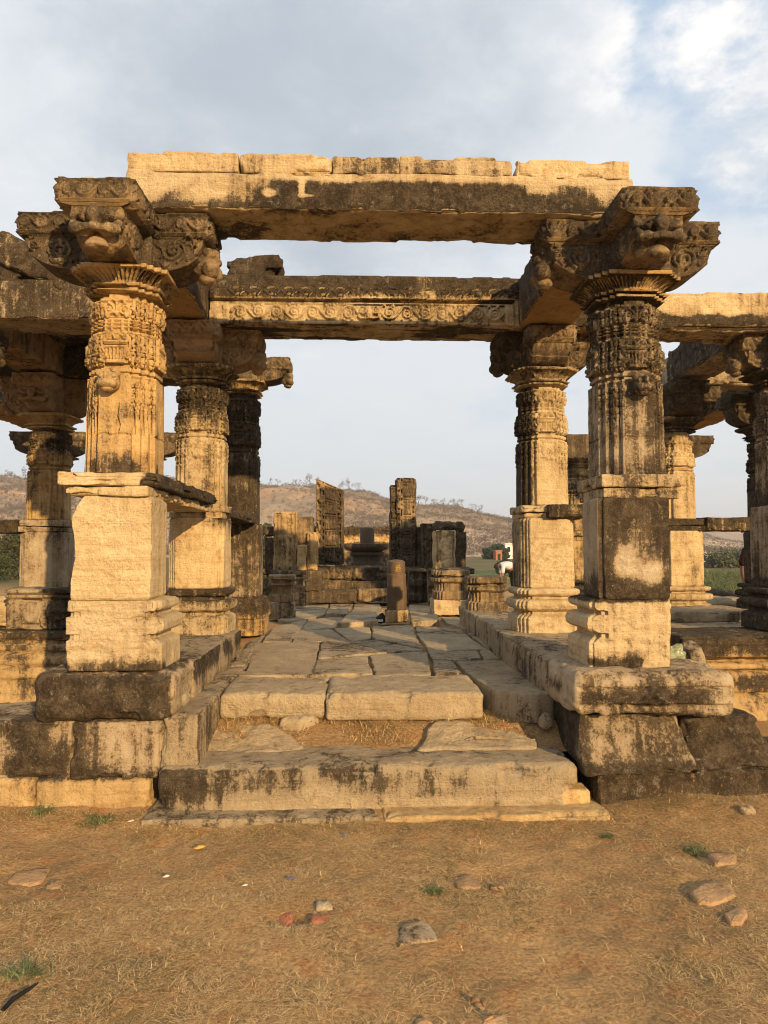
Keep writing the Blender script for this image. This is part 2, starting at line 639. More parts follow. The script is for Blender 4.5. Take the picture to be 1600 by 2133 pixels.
def stone(name, c1, c2, c3, dark1=(.018, .013, .0085), dark2=(.060, .044, .028), palec=(.60, .47, .29), pat=(.19, .128, .064), rough=.92,
          bd=.010, layers=.25, spec=.18, crust=1.):
    """weathered sandstone: two tones, rust veins, a brown patina, and a black crust where the 'stain' attribute and noise agree"""
    m, nt, b = nodes(name)
    P = nn(nt, 'ShaderNodeNewGeometry').outputs['Position']
    rnd = nn(nt, 'ShaderNodeObjectInfo').outputs['Random']
    n0 = noise(nt, P, .9, 4, .6)
    n1 = noise(nt, P, 2.8, 9, .68)
    n2 = noise(nt, P, 11, 7, .70)
    n3 = noise(nt, P, 60, 4, .65)
    n4 = noise(nt, P, 210, 2, .6)
    st = noise(nt, scalev(nt, P, (16, 16, 1.0)), 1., 7, .66, .5)
    hz = noise(nt, scalev(nt, P, (1.3, 1.3, 26)), 1., 5, .6, .5)
    hf = noise(nt, scalev(nt, P, (6, 6, 90)), 1., 3, .6, .8)

    def cen(v, k):
        return mth(nt, 'MULTIPLY', mth(nt, 'SUBTRACT', v, .5), k)
    c = mixc(nt, mapr(nt, mth(nt, 'ADD', n1, cen(rnd, .22)), .38, .62), c1, c2)
    c = mixc(nt, mth(nt, 'MULTIPLY', mapr(nt, n2, .52, .66), .75), c, c3)
    c = mixc(nt, mapr(nt, hz, .50, .70, 0, .55), c, c3)
    pl = mth(nt, 'ADD', attr(nt, 'pale'), mth(nt, 'ADD', cen(n2, 1.3), cen(n1, 1.)))
    c = mixc(nt, mapr(nt, pl, .36, .60, 0, .9), c, palec)
    g = mapr(nt, n3, .28, .72, .74, 1.22, False)
    g2 = mapr(nt, n4, .25, .75, .84, 1.14, False)
    g3 = mapr(nt, rnd, 0., 1., .84, 1.12, False)
    c = mixc(nt, 1., c, mth(nt, 'MULTIPLY', mth(nt, 'MULTIPLY', g, g2), g3), 'MULTIPLY')
    s = mth(nt, 'ADD', mth(nt, 'MULTIPLY', attr(nt, 'stain'), crust), .07)
    a = mth(nt, 'ADD', s, cen(n1, 1.15))
    a = mth(nt, 'ADD', a, cen(n0, .45))
    a = mth(nt, 'ADD', a, cen(n2, .90))
    a = mth(nt, 'ADD', a, cen(st, 1.05))
    a = mth(nt, 'ADD', a, cen(n3, .75))
    a = mth(nt, 'ADD', a, cen(n4, .65))
    # brown-grey patina spreads wider than the crust
    c = mixc(nt, mapr(nt, a, .02, .50, 0, .66), c, mixc(nt, mapr(nt, n2, .35, .65), pat, tuple(v * 1.6 for v in pat)))
    mask = mapr(nt, a, .33, .60)
    dk = mixc(nt, mapr(nt, mth(nt, 'ADD', n3, cen(n2, 1.1)), .36, .68), dark1, dark2)
    dk = mixc(nt, mapr(nt, mth(nt, 'ADD', n4, cen(n2, .5)), .60, .72, 0, .7), dk, (.17, .145, .105))
    lich = noise(nt, P, 19, 4, .7)
    dk = mixc(nt, mapr(nt, mth(nt, 'ADD', lich, cen(n4, .5)), .60, .70, 0, .55), dk, (.24, .22, .175))
    c = mixc(nt, mth(nt, 'MULTIPLY', mask, .96), c, dk)
    c = mixc(nt, mapr(nt, mth(nt, 'ADD', n4, cen(n3, .6)), .66, .74, 0, .6), c, dark2)
    nt.links.new(c, b.inputs['Base Color'])
    b.inputs['Roughness'].default_value = rough
    b.inputs['Specular IOR Level'].default_value = spec
    h = mth(nt, 'ADD', mth(nt, 'MULTIPLY', n2, 1.2), mth(nt, 'MULTIPLY', n3, .6))
    h = mth(nt, 'ADD', h, mth(nt, 'MULTIPLY', n4, .22))
    if layers:
        h = mth(nt, 'ADD', h, mth(nt, 'MULTIPLY', hz, layers))
        h = mth(nt, 'ADD', h, mth(nt, 'MULTIPLY', hf, layers * .35))
    bump(nt, b, h, bd * 1.4)
    return m


M_OCH = stone('ochre_sandstone', (.52, .375, .185), (.47, .315, .135), (.35, .20, .075))
M_PALE = stone('pale_split_sandstone', (.60, .48, .295), (.53, .405, .225), (.41, .26, .11), bd=.014, layers=.4)
M_GREY = stone('grey_sandstone', (.43, .36, .255), (.37, .30, .205), (.29, .22, .135))
M_FLOOR = stone('floor_sandstone', (.44, .35, .225), (.36, .28, .175), (.29, .205, .115), bd=.015, layers=.5, pat=(.21, .16, .10))
M_SOFF = stone('brown_sandstone', (.44, .28, .12), (.38, .23, .095), (.25, .135, .05), layers=.7)
M_RED = stone('dark_red_stone', (.115, .070, .036), (.09, .055, .03), (.14, .08, .038), pat=(.06, .038, .021), bd=.004, rough=.6, spec=.4, layers=.1)
M_BRKT = stone('dark_weathered_sandstone', (.36, .26, .145), (.29, .20, .11), (.25, .15, .07), dark1=(.030, .022, .014), dark2=(.085, .063, .040), pat=(.14, .102, .06))
M_EARTHSTONE = stone('reddish_field_stone', (.42, .27, .145), (.38, .235, .125), (.32, .19, .095), bd=.01)


def simple(name, c, rough=.8, var=.25, s=20, bd=0., metal=0.):
    m, nt, b = nodes(name)
    P = nn(nt, 'ShaderNodeNewGeometry').outputs['Position']
    n = noise(nt, P, s, 4)
    g = mapr(nt, n, .3, .7, 1 - var, 1 + var, False)
    nt.links.new(mixc(nt, 1., c, g, 'MULTIPLY'), b.inputs['Base Color'])
    b.inputs['Roughness'].default_value = rough
    if bd:
        bump(nt, b, n, bd)
    return m


def colattr(name, rough=.8, trans=0.):
    """colour from the 'tint' attribute (each blade or leaf its own)"""
    m, nt, b = nodes(name)
    nt.links.new(attr(nt, 'tint', True), b.inputs['Base Color'])
    b.inputs['Roughness'].default_value = rough
    if trans:
        t = nn(nt, 'ShaderNodeBsdfTranslucent')
        nt.links.new(attr(nt, 'tint', True), t.inputs[0])
        mx = nn(nt, 'ShaderNodeMixShader')
        mx.inputs[0].default_value = trans
        nt.links.new(b.outputs[0], mx.inputs[1])
        nt.links.new(t.outputs[0], mx.inputs[2])
        nt.links.new(mx.outputs[0], nt.nodes['Material Output'].inputs[0])
    return m


M_STRAW = colattr('straw', .75)
M_LEAF = colattr('leaves', .7, .25)
M_BARK = simple('bark', (.10, .075, .05), .9, .35, 40)
M_WHITE = simple('white_plaster', (.72, .70, .66), .7, .08, 3)
M_CLOTHW = simple('white_cloth', (.50, .49, .52), .85, .08, 9)
M_CLOTHM = simple('maroon_cloth', (.055, .010, .016), .9, .2, 14)
M_CLOTHB = simple('black_cloth', (.012, .012, .014), .9, .2, 14)
M_SKIN = simple('brown_skin', (.26, .13, .075), .55, .08, 20)
M_HAIR = simple('black_hair', (.012, .010, .009), .6, .2, 40)
M_BRICK = simple('brick_wall', (.34, .13, .07), .9, .25, 3)
M_DARKGAP = simple('dark_opening', (.02, .018, .016), .9)
M_YEL = simple('yellow_paint', (.40, .26, .05), .7, .25, 60)
M_WRAP = simple('yellow_wrapper', (.50, .30, .06), .4, .1, 30)
M_BLUE = simple('blue_wrapper', (.06, .13, .32), .4, .1, 30)
M_PAPER = simple('white_paper', (.52, .48, .40), .7, .1, 30)


def plastic():
    m, nt, b = nodes('thin_plastic')
    P = nn(nt, 'ShaderNodeNewGeometry').outputs['Position']
    n = noise(nt, P, 25, 3)
    nt.links.new(mixc(nt, mapr(nt, n, .4, .6), (.30, .31, .21), (.17, .21, .12)), b.inputs['Base Color'])
    b.inputs['Roughness'].default_value = .3
    return m


M_PLASTIC = plastic()


def ground_mat():
    m, nt, b = nodes('dry_earth')
    P = nn(nt, 'ShaderNodeNewGeometry').outputs['Position']
    sx = nn(nt, 'ShaderNodeSeparateXYZ')
    nt.links.new(P, sx.inputs[0])
    n1 = noise(nt, P, 1.1, 5, .6)
    n2 = noise(nt, P, 7, 5, .6)
    n3 = noise(nt, P, 60, 4, .6)
    n5 = noise(nt, P, 300, 2, .6)
    c = mixc(nt, mapr(nt, n1, .38, .62), (.45, .29, .135), (.33, .21, .10))
    c = mixc(nt, mapr(nt, n2, .5, .68, 0, .8), c, (.40, .20, .085))
    c = mixc(nt, mapr(nt, n2, .28, .42, .7, 0), c, (.30, .20, .10))
    g = mth(nt, 'MULTIPLY', mapr(nt, n3, .25, .75, .55, 1.35, False), mapr(nt, n5, .25, .75, .7, 1.25, False))
    c = mixc(nt, 1., c, g, 'MULTIPLY')
    # far plain: dry scrub and green fields
    nf = noise(nt, P, .03, 5, .6)
    nf2 = noise(nt, P, .4, 5, .6)
    fc = mixc(nt, mapr(nt, nf, .42, .6), (.17, .12, .06), (.075, .10, .028))
    fc = mixc(nt, mapr(nt, nf2, .4, .65), fc, (.11, .10, .045))
    c = mixc(nt, mapr(nt, sx.outputs[1], 22, 34), c, fc)
    nt.links.new(c, b.inputs['Base Color'])
    b.inputs['Roughness'].default_value = .95
    b.inputs['Specular IOR Level'].default_value = .1
    h = mth(nt, 'ADD', mth(nt, 'MULTIPLY', n2, 1.), mth(nt, 'MULTIPLY', n3, .6))
    h = mth(nt, 'ADD', h, mth(nt, 'MULTIPLY', n5, .25))
    bump(nt, b, h, .028)
    return m


def hill_mat(far=False):
    m, nt, b = nodes('scrub_hillside' if not far else 'distant_hillside')
    P = nn(nt, 'ShaderNodeNewGeometry').outputs['Position']
    n1 = noise(nt, P, .022, 6, .62)
    n2 = noise(nt, P, .12, 6, .65)
    n3 = noise(nt, P, .6, 5, .7)
    sx = nn(nt, 'ShaderNodeSeparateXYZ')
    nt.links.new(P, sx.inputs[0])
    c = mixc(nt, mapr(nt, n2, .38, .62), (.37, .285, .19), (.25, .195, .135))
    c = mixc(nt, mapr(nt, n1, .52, .66, 0, .8), c, (.46, .28, .16))
    lo = mapr(nt, sx.outputs[2], 2, 16, .16, 0)
    c = mixc(nt, mapr(nt, mth(nt, 'ADD', n3, lo), .60, .72, 0, .85), c, (.68, .54, .42))
    c = mixc(nt, mapr(nt, n3, .30, .42, .6, 0), c, (.15, .115, .085))
    nt.links.new(c, b.inputs['Base Color'])
    b.inputs['Roughness'].default_value = 1
    b.inputs['Specular IOR Level'].default_value = 0
    bump(nt, b, mth(nt, 'ADD', n2, mth(nt, 'MULTIPLY', n3, .4)), 3.)
    return m


M_GROUND = ground_mat()
M_HILL = hill_mat()
M_FIELD = simple('green_crop', (.095, .12, .035), .95, .6, 1.0)

# ================================================================ camera and light
cam = bpy.data.objects.new('camera', bpy.data.cameras.new('camera'))
COL.objects.link(cam)
cam.data.sensor_fit = 'VERTICAL'
cam.data.sensor_height = 36
cam.data.sensor_width = 27
cam.data.lens = 1479 / 2133 * 36
cam.data.clip_start = .05
cam.data.clip_end = 6000
cam.location = (0, 0, 1.5)
cam.rotation_euler = (rad(90 + 3.1), 0, rad(-1.94))
scene.camera = cam

SUN_AZ, SUN_EL = 26.5, 16.0
sd_ = bpy.data.lights.new('sun', 'SUN')
sd_.energy = 5.0
sd_.color = (1., .675, .32)
sd_.angle = rad(.55)
sun = bpy.data.objects.new('sun', sd_)
COL.objects.link(sun)
a, e = rad(SUN_AZ), rad(SUN_EL)
from mathutils import Vector
tosun = Vector((math.sin(a) * math.cos(e), -math.cos(a) * math.cos(e), math.sin(e)))
sun.rotation_euler = tosun.to_track_quat('Z', 'Y').to_euler()
sun.location = tosun * 40

w = bpy.data.worlds.new('World')
scene.world = w
w.use_nodes = True
nt = w.node_tree
nt.nodes.clear()
out = nn(nt, 'ShaderNodeOutputWorld')
bg = nn(nt, 'ShaderNodeBackground')
nt.links.new(bg.outputs[0], out.inputs[0])
sky = nn(nt, 'ShaderNodeTexSky', sky_type='NISHITA')
sky.sun_disc = False
sky.sun_elevation = rad(SUN_EL)
sky.sun_rotation = rad(180 - SUN_AZ)
sky.dust_density = 2.5
sky.ozone_density = 1.5
tc = nn(nt, 'ShaderNodeTexCoord').outputs['Generated']
sx = nn(nt, 'ShaderNodeSeparateXYZ')
nt.links.new(tc, sx.inputs[0])
zz = mth(nt, 'ADD', mth(nt, 'MAXIMUM', sx.outputs[2], 0.), .22)
cb = nn(nt, 'ShaderNodeCombineXYZ')
nt.links.new(mth(nt, 'DIVIDE', sx.outputs[0], zz), cb.inputs[0])
nt.links.new(mth(nt, 'DIVIDE', sx.outputs[1], zz), cb.inputs[1])
pv = cb.outputs[0]
c1 = noise(nt, pv, 1.35, 8, .56, .35)
c2 = noise(nt, scalev(nt, pv, (1, 1, 1)), 3.4, 10, .62, .25)
c3 = noise(nt, pv, .55, 3, .5)


wn = nn(nt, 'ShaderNodeTexNoise')
nt.links.new(pv, wn.inputs['Vector'])
wn.inputs['Scale'].default_value = 2.6
wn.inputs['Detail'].default_value = 8
wn.inputs['Roughness'].default_value = .62
wv = nn(nt, 'ShaderNodeVectorMath', operation='MULTIPLY_ADD')
nt.links.new(wn.outputs['Color'], wv.inputs[0])
wv.inputs[1].default_value = (.42, .42, .42)
wa = nn(nt, 'ShaderNodeVectorMath', operation='ADD')
nt.links.new(tc, wa.inputs[0])
wa.inputs[1].default_value = (-.21, -.21, -.21)
nt.links.new(wa.outputs[0], wv.inputs[2])
TCW = wv.outputs[0]


def lobe(px, py, r0, r1):
    """soft patch of sky round one direction, as the weather was that evening"""
    from mathutils import Euler
    d = Vector(((px - 800) / 1479, -(py - 1066.5) / 1479, -1)).normalized()
    d = cam.rotation_euler.to_matrix() @ d
    v = nn(nt, 'ShaderNodeVectorMath', operation='DISTANCE')
    nt.links.new(TCW, v.inputs[0])
    v.inputs[1].default_value = d
    return mapr(nt, v.outputs['Value'], r0, r1, 1, 0)


def addall(*v):
    r = v[0]
    for q in v[1:]:
        r = mth(nt, 'ADD', r, q)
    return r


def mul(a, b):
    return mth(nt, 'MULTIPLY', a, b)


blue = addall(mul(lobe(1430, 60, .0, .24), .44), mul(lobe(1470, 170, .0, .12), .15), mul(lobe(150, 40, .02, .16), .10), mul(lobe(310, 130, .0, .12), .12))
dens = addall(c1, mul(mth(nt, 'SUBTRACT', c2, .5), .55), mth(nt, 'MULTIPLY', blue, -1.), mul(lobe(560, 250, .1, .45), .20), mul(lobe(1200, 170, .05, .25), .22), mul(lobe(1575, 170, .02, .13), .42), mul(lobe(40, 250, .05, .3), .12), .16)
cov = mapr(nt, dens, .38, .66)
grey = addall(mul(lobe(640, 190, .06, .40), .85), mul(mth(nt, 'SUBTRACT', c2, .5), -1.1), mul(mth(nt, 'SUBTRACT', c1, .5), -.9), .05)
lit = addall(mul(lobe(1210, 150, .02, .20), .50), mul(lobe(1575, 190, .02, .14), .85), mul(lobe(30, 330, .05, .3), .22), mul(lobe(800, 520, .03, .2), .25), mul(lobe(150, 108, .0, .035), .35), mul(lobe(90, 100, .03, .20), -.75), mul(lobe(1440, 215, .0, .06), .5), mul(lobe(1000, 40, .02, .2), -.3), mul(mth(nt, 'SUBTRACT', c2, .5), 2.6))
cc = mixc(nt, mapr(nt, grey, .0, 1.), (5.0, 5.3, 5.6), (3.15, 3.55, 4.05))
cc = mixc(nt, mapr(nt, lit, .25, 1.0), cc, (6.7, 6.55, 6.4))
skyc = mixc(nt, .75, sky.outputs[0], (3.6, 4.6, 5.8))
col = mixc(nt, cov, skyc, cc)
hz = mapr(nt, sx.outputs[2], .0, .42, .95, 0)
col = mixc(nt, hz, col, (4.75, 5.15, 5.45))
nt.links.new(col, bg.inputs[0])
bg.inputs[1].default_value = .108
scene.view_settings.view_transform = 'Standard'
scene.view_settings.look = 'None'
scene.view_settings.exposure = 0.60
scene.cycles.filter_width = 1.05
scene.cycles.use_denoising = DENOISE
scene.view_settings.gamma = 1


# ================================================================ columns
def steps_plan(h, m, p, k):
    q = [(m, -h), (m, -k), (p, -k), (p, -p), (k, -p), (k, -m), (h, -m)]
    pts = []
    for i in range(4):
        a = i * math.pi / 2
        c, s = round(math.cos(a)), round(math.sin(a))
        pts += [(x * c - y * s, x * s + y * c) for x, y in q]
    return pts


def shaft_rasters(m, sd, roundel, plainlow=False):
    rs = np.random.default_rng(sd)
    W = 2 * m
    A = Rel(W, 1.12)
    A.rect(0, W, .655, .862, -.013)
    A.vase(W / 2, .668, W * .96, .19, .014)
    for z0, z1, h in ((.866, .878, .004), (.890, .904, .010), (.912, .926, .012), (.934, .948, .006)):
        A.rect(0, W, z0, z1, h)
    for z0, z1 in ((.878, .890), (.904, .912), (.926, .934)):
        A.rect(0, W, z0, z1, -.014)
    for x in (0.06, .30, .70, .94):
        A.rect(W * x - .008, W * x + .008, .866, .95, .008)
    A.rect(0, W, .957, 1.062, -.012)
    A.volutes(W / 2, .96, W * .96, .105, .014)
    A.rect(0, W, 1.052, 1.065, .004)
    if not roundel:
        A.stroke([(0, .232), (W * .22, .238), (W * .4, .229), (W * .7, .236), (W, .231)], .0045, -.010)
        A.stroke([(W * .62, .42), (W * .58, .34), (W * .66, .29), (W * .6, .232)], .0035, -.006)
    if roundel:
        A.rect(.012, W - .012, .40, .575, -.006)
        A.spiral(W / 2, .49, W * .28, 2.2, 0, 1, .005, .010)
        A.curls(.02, W - .02, .42, .565, 16, .02, .0042, .010, rs)
        for sg in (-1, 1):
            A.stroke([(W / 2 + sg * W * .44, .57), (W / 2 + sg * W * .36, .48), (W / 2 + sg * W * .45, .38)], .006, .010, .002)
    w = .06
    B = Rel(w, 1.12)
    for z0, z1, n in ((.66, .86, 3), (.958, 1.06, 2)):
        B.rect(0, w, z0, z1, -.012)
        for k in range(n):
            zc = z0 + (z1 - z0) * (k + .5) / n
            B.spiral(w / 2, zc, w * .36, 1.5, rs.uniform(0, 6), 1 if k % 2 else -1, .0042, .013)
            B.dot(w / 2, zc - (z1 - z0) / n * .45, .008, .01)
    for z0, z1, h in ((.866, .878, .004), (.890, .904, .010), (.912, .926, .012), (.934, .948, .006)):
        B.rect(0, w, z0, z1, h)
    for z0, z1 in ((.878, .890), (.904, .912), (.926, .934)):
        B.rect(0, w, z0, z1, -.012)
    if not plainlow:
        B.rect(0.004, w - .004, .33, .585, -.007)
        for k in range(5):
            zc = .36 + .045 * k
            B.spiral(w / 2, zc, w * .32, 1.4, rs.uniform(0, 6), 1 if k % 2 else -1, .0036, .008)
        B.stroke([(w / 2, .34), (w / 2, .24)], .012, .006, .002)
    return A, B


SHAFT_PROF = [(0, 0), (.595, -.004), (.600, -.024), (.612, -.024), (.617, -.010), (.640, -.010), (.645, -.022), (.655, -.022),
              (.663, -.003), (.70, .001), (.80, -.003), (.860, -.010), (.865, -.022), (.95, -.024), (.955, -.012), (1.0, -.006),
              (1.06, -.004), (1.068, -.018), (1.075, -.036), (1.11, -.040)]

FACE = [(0, .05, -.02, .15, .11, .125), (0, -.105, .05, .050, .06, .068), (-.082, -.075, .055, .038, .045, .033), (.082, -.075, .055, .038, .045, .033),
        (-.076, -.09, -.035, .088, .062, .040), (.076, -.09, -.035, .088, .062, .040), (0, -.10, -.03, .05, .055, .035),
        (0, -.13, -.082, .11, .06, .018, .75), (-.056, -.13, .02, .013, .06, .04, .8), (.056, -.13, .02, .013, .06, .04, .8),
        (0, -.05, -.125, .075, .065, .034), (-.145, -.045, .085, .032, .04, .05), (.145, -.045, .085, .032, .04, .05), (-.14, -.05, .01, .03, .04, .03), (.14, -.05, .01, .03, .04, .03),
        (-.115, -.10, .085, .014, .06, .03, .7), (.115, -.10, .085, .014, .06, .03, .7)]
FIGURE = [(0, 0, 0, .10, .10, .11), (-.05, -.05, -.06, .07, .06, .055), (.06, -.05, -.05, .065, .06, .055), (0, -.06, .05, .06, .05, .05),
          (.02, -.08, .02, .075, .03, .025), (-.07, -.04, .04, .045, .05, .04), (.06, -.03, .09, .045, .045, .045), (0, -.02, -.12, .06, .06, .04)]
SMALL_LION = [(0, 0, 0, .045, .04, .045), (0, -.03, -.012, .04, .03, .02), (-.022, -.03, -.014, .02, .022, .018), (.022, -.03, -.014, .02, .022, .018),
              (0, -.035, .016, .012, .02, .026), (-.024, -.025, .02, .012, .014, .011), (.024, -.025, .02, .012, .014, .011),
              (-.038, -.012, .034, .014, .014, .016), (.038, -.012, .034, .014, .014, .016), (0, -.02, -.035, .026, .02, .014)]


def arm(parent, cx, cy, z0, z1, L, ang, wd, res, stain, mat, sd, face=None, s0=.10, band=.13, fscale=1.):
    H = z1 - z0
    ln = L - s0
    rs = np.random.default_rng(sd + 50)
    S = Rel(ln, H)
    S.rect(0, ln, H - band, H, .022)
    nb = max(2, int(round(ln / (band * .85))))
    V = Rel(ln, H)
    V.rect(0, ln, H - band + .012, H - .018, -.018)
    V.vine(0.0, ln, H - band + .014, H - .02, nb, .0062, .008)
    S.a = np.where(V.a != 0, S.a + V.a, S.a)
    S.rect(0, ln, H - band - .014, H - band, -.012)
    S.spiral(ln * .50, (H - band) * .52, (H - band) * .36, 2.0, -1.2, 1, .010, .026)
    S.curls(.03, ln - .04, .04, H - band - .03, 22, .03, .007, .020, rs)
    S.rect(.0, .03, 0, H - band - .014, .012)
    Ee = Rel(wd, H)
    Ee.rect(0, wd, H - band, H, .012)
    Ve = Rel(wd, H)
    Ve.rect(.01, wd - .01, H - band + .012, H - .018, -.018)
    Ve.vine(.02, wd - .02, H - band + .014, H - .02, max(2, int(round(wd / (band * .9)))), .0062, .008)
    Ee.a = np.where(Ve.a != 0, Ee.a + Ve.a, Ee.a)
    Ee.rect(0, wd, H - band - .014, H - band, -.012)

    def warp(P):
        P = P.copy()
        t = np.clip((P[:, 0] + ln / 2) / ln, 0, 1)
        k = np.where(t < .15, 1., .05 + .95 * (1 - (np.maximum(t - .15, 0) / .85) ** 2.4) ** .62)
        zb = H / 2 - band - .014
        low = P[:, 2] < zb
        P[:, 2] = np.where(low, zb - (zb - P[:, 2]) * k, P[:, 2])
        inner = low & (P[:, 0] > ln / 2 - .06)
        P[inner, 0] -= .035
        P[:, 1] = np.where(low, P[:, 1] * (.70 if face is FACE else .84), P[:, 1])
        return P
    ca, sa = math.cos(ang), math.sin(ang)
    c = (cx + ca * (s0 + ln / 2), cy + sa * (s0 + ln / 2), (z0 + z1) / 2)
    sf = lambda u, v: S.sample(u + ln / 2, v + H / 2)
    a = block('bracket_arm', c, (ln, wd - .03, H), mat, parent, rz=ang, res=res, r=.008, amp=.003, chip=.010, sd=sd, fr=9,
              relief={'-y': sf, '+y': sf, '+x': lambda u, v: Ee.sample(u + wd / 2, v + H / 2)}, warp=warp, stain=stain)
    if face is not None:
        fc = (cx + ca * (L - .06 * fscale), cy + sa * (L - .06 * fscale), z1 - band - .12 * fscale)
        if face is FACE:
            fc = (cx + ca * (L - .085), cy + sa * (L - .095), z1 - band - .125)
        lump('lion_face' if face is FACE else 'carved_figure', fc, face, mat, parent, sub=6 if res < .008 else 5, rz=ang + math.pi / 2,
             amp=.007, fr=22, stain=stain, scale=fscale)
    return a


def column(name, label, x, y, lv, res, st, sc=1., arms=None, roundel=True, group=None, mats=None, bx=0., base_post=None, ped_post=None, ped_plan=None,
           low=True, lion=False, shaft_plain=False, broken_ped=False, parts='bpslk', hb=(.295, .20, .235, .265), hp=(.24, .155, .18, .21),
           hs=(.212, .100, .145, .182), slabs=True, sl=(-.015, .015), pale=0., faces=(), basekind=0, bw=.38, shaft_amp=.0022):
    """lv: z of base bottom, pedestal bottom, seat bottom, shaft bottom, lotus bottom, bracket bottom, bracket top"""
    mb, mp, ms, mk_ = mats or (M_OCH, M_OCH, M_OCH, M_BRKT)
    z = lv
    t = thing(name, label, 'column', (x, y, z[0]), group)
    sd = seed() * 3
    s = lambda k: (st[k] if isinstance(st, dict) and k in st else (st['*'] if isinstance(st, dict) else st))
    c = (x, y, 0)
    pl = pale if isinstance(pale, dict) else {'*': pale}
    pz = lambda k: pl.get(k, pl.get('*', 0))
    S = lambda q: [v * sc for v in q]
    if 'b' in parts:
        H = z[1] - z[0]
        f = [(0, .02), (.36, .018), (.40, .0), (.44, -.028), (.50, -.03), (.52, .006), (.56, .026), (.64, .032), (.72, .024), (.75, -.0), (.76, -.03), (.82, -.03),
             (.84, .0), (.88, .014), (.95, .014), (.98, .0), (1., -.035)]
        if basekind == 1:
            f = [(0, .01), (.40, .01), (.42, .0), (.46, .03), (.75, .035), (.95, .0), (1., -.03)]
        prof = [(z[0] + a * H, o) for a, o in f]
        loft('base', c, steps_plan(*S(hb)), prof, mb, t, res * 1.2, .003, post=base_post, stain=s('b'), pale=pz('b'), sd=sd, chip=.006)
    if 'p' in parts:
        prof = [(z[1] - .004, -.01), (z[1] + .012, 0), (z[2] - .012, 0), (z[2] + .004, -.01)]
        loft('pedestal', c, ped_plan or steps_plan(*S(hp)), prof, mp, t, res * 1.3, .004, post=ped_post, stain=s('p'), pale=pz('p'), sd=sd + 1)
        if slabs:
            zz = z[2] + (z[3] - z[2]) * .45
            block('seat_slab', (x, y, (z[2] + zz) / 2), (hp[0] * 2 * sc + sl[0], hp[0] * 2 * sc + sl[0], zz - z[2] - .004), mb, t, res=res * 1.6, r=.01, amp=.006,
                  chip=.03, rough=.006, rfaces='-y +x -x', stain=s('s'), pale=pz('s'), sd=sd + 2)
            block('seat_slab', (x, y, (z[3] + zz) / 2), (hp[0] * 2 * sc + sl[1], hp[0] * 2 * sc + sl[1], z[3] - zz - .004), mb, t, res=res * 1.6, r=.012, amp=.006,
                  chip=.04, rough=.006, rfaces='-y +x -x', stain=s('s'), pale=pz('s'), sd=sd + 3)
    if 's' in parts:
        HH = (z[4] - z[3]) / 1.11
        A, B = shaft_rasters(hs[1] * sc, sd, roundel, shaft_plain)

        def rel(E, l, L, Z):
            f = (Z - z[3]) / HH
            main = L > hs[1] * sc * 1.5
            r = np.zeros(len(E))
            r[main] = A.sample(l[main], f[main])
            o = ~main
            r[o] = B.sample(l[o] / L[o] * .06, f[o])
            # worn away in places, and fine joints where the slabs of the shaft split
            W = np.stack([E * .13 + l, l * .5, Z], 1)
            return 1.45 * r * (.68 + .32 * sstep(-.5, .1, fbm(W, 5, 3, sd + 21)))
        prof = [(z[3] + a * HH, o * sc) for a, o in SHAFT_PROF]
        sh = loft('shaft', c, steps_plan(*S(hs)), prof, ms, t, res, shaft_amp, relief=rel, rnd=(lambda v: .10 * float(sstep(.58, .66, (v - z[3]) / HH)), hs[0] * sc * .985),
                  stain=s('h'), pale=pz('h'), sd=sd + 4, chip=.003)
        if lion:
            lump('lion_head', (x + lion[0], y - hs[0] * sc - .026, z[3] + .545 * HH), SMALL_LION, ms, t, sub=5, amp=.004, fr=30, stain=s('h'), pale=pz('h'), scale=1.35)
    if 'l' in parts:
        H = z[5] - z[4]
        f = [(-.02, -.06), (.0, -.03), (.02, .006), (.12, .010), (.14, -.035), (.20, -.035), (.21, .018), (.31, .026), (.34, -.01), (.40, -.012), (.50, .002),
             (.62, .018), (.74, .045), (.80, .066), (.82, .078), (.97, .080), (1.0, .070), (1.0, -.05), (1.08, -.06)]
        prof = [(z[4] + a * H, o * sc) for a, o in f]

        def flute(E, l, L, Z):
            m = sstep(.40, .46, (Z - z[4]) / H) * (1 - sstep(.76, .80, (Z - z[4]) / H))
            return -m * .016 * (1 - np.abs(np.sin(math.pi * l / max(.022, res * 2.6)))) ** 1.2
        loft('lotus_capital', c, steps_plan(*S((hs[0], hs[1] * 1.15, hs[2], hs[3]))), prof, ms if ms is not M_GREY else M_OCH, t, res, .003, relief=flute, stain=s('l'), pale=pz('l'), sd=sd + 5, chip=.008)
    if 'k' in parts:
        x2 = x + bx
        core = block('bracket', (x2, y, (z[5] + z[6]) / 2), (.40 * sc, .40 * sc, z[6] - z[5] - .004), mk_, t, res=res * 1.5, r=.01, amp=.006, chip=.02, stain=s('k'), sd=sd + 6)
        for i, (d, L) in enumerate((arms or {}).items()):
            ang = {'+x': 0, '+y': math.pi / 2, '-x': math.pi, '-y': -math.pi / 2}[d]
            fc = FACE if (d == '-y' and d in faces) else (FIGURE if d in faces else None)
            arm(core, x2, y, z[5], z[6] - .003 * (i + 1), L, ang, bw + (.05 if d == '-y' else 0), res, s('k'), mk_, sd + 7 + i, fc, fscale=min(1., (z[6] - z[5]) / .37) * (.88 if fc is FACE else .92))
    return t


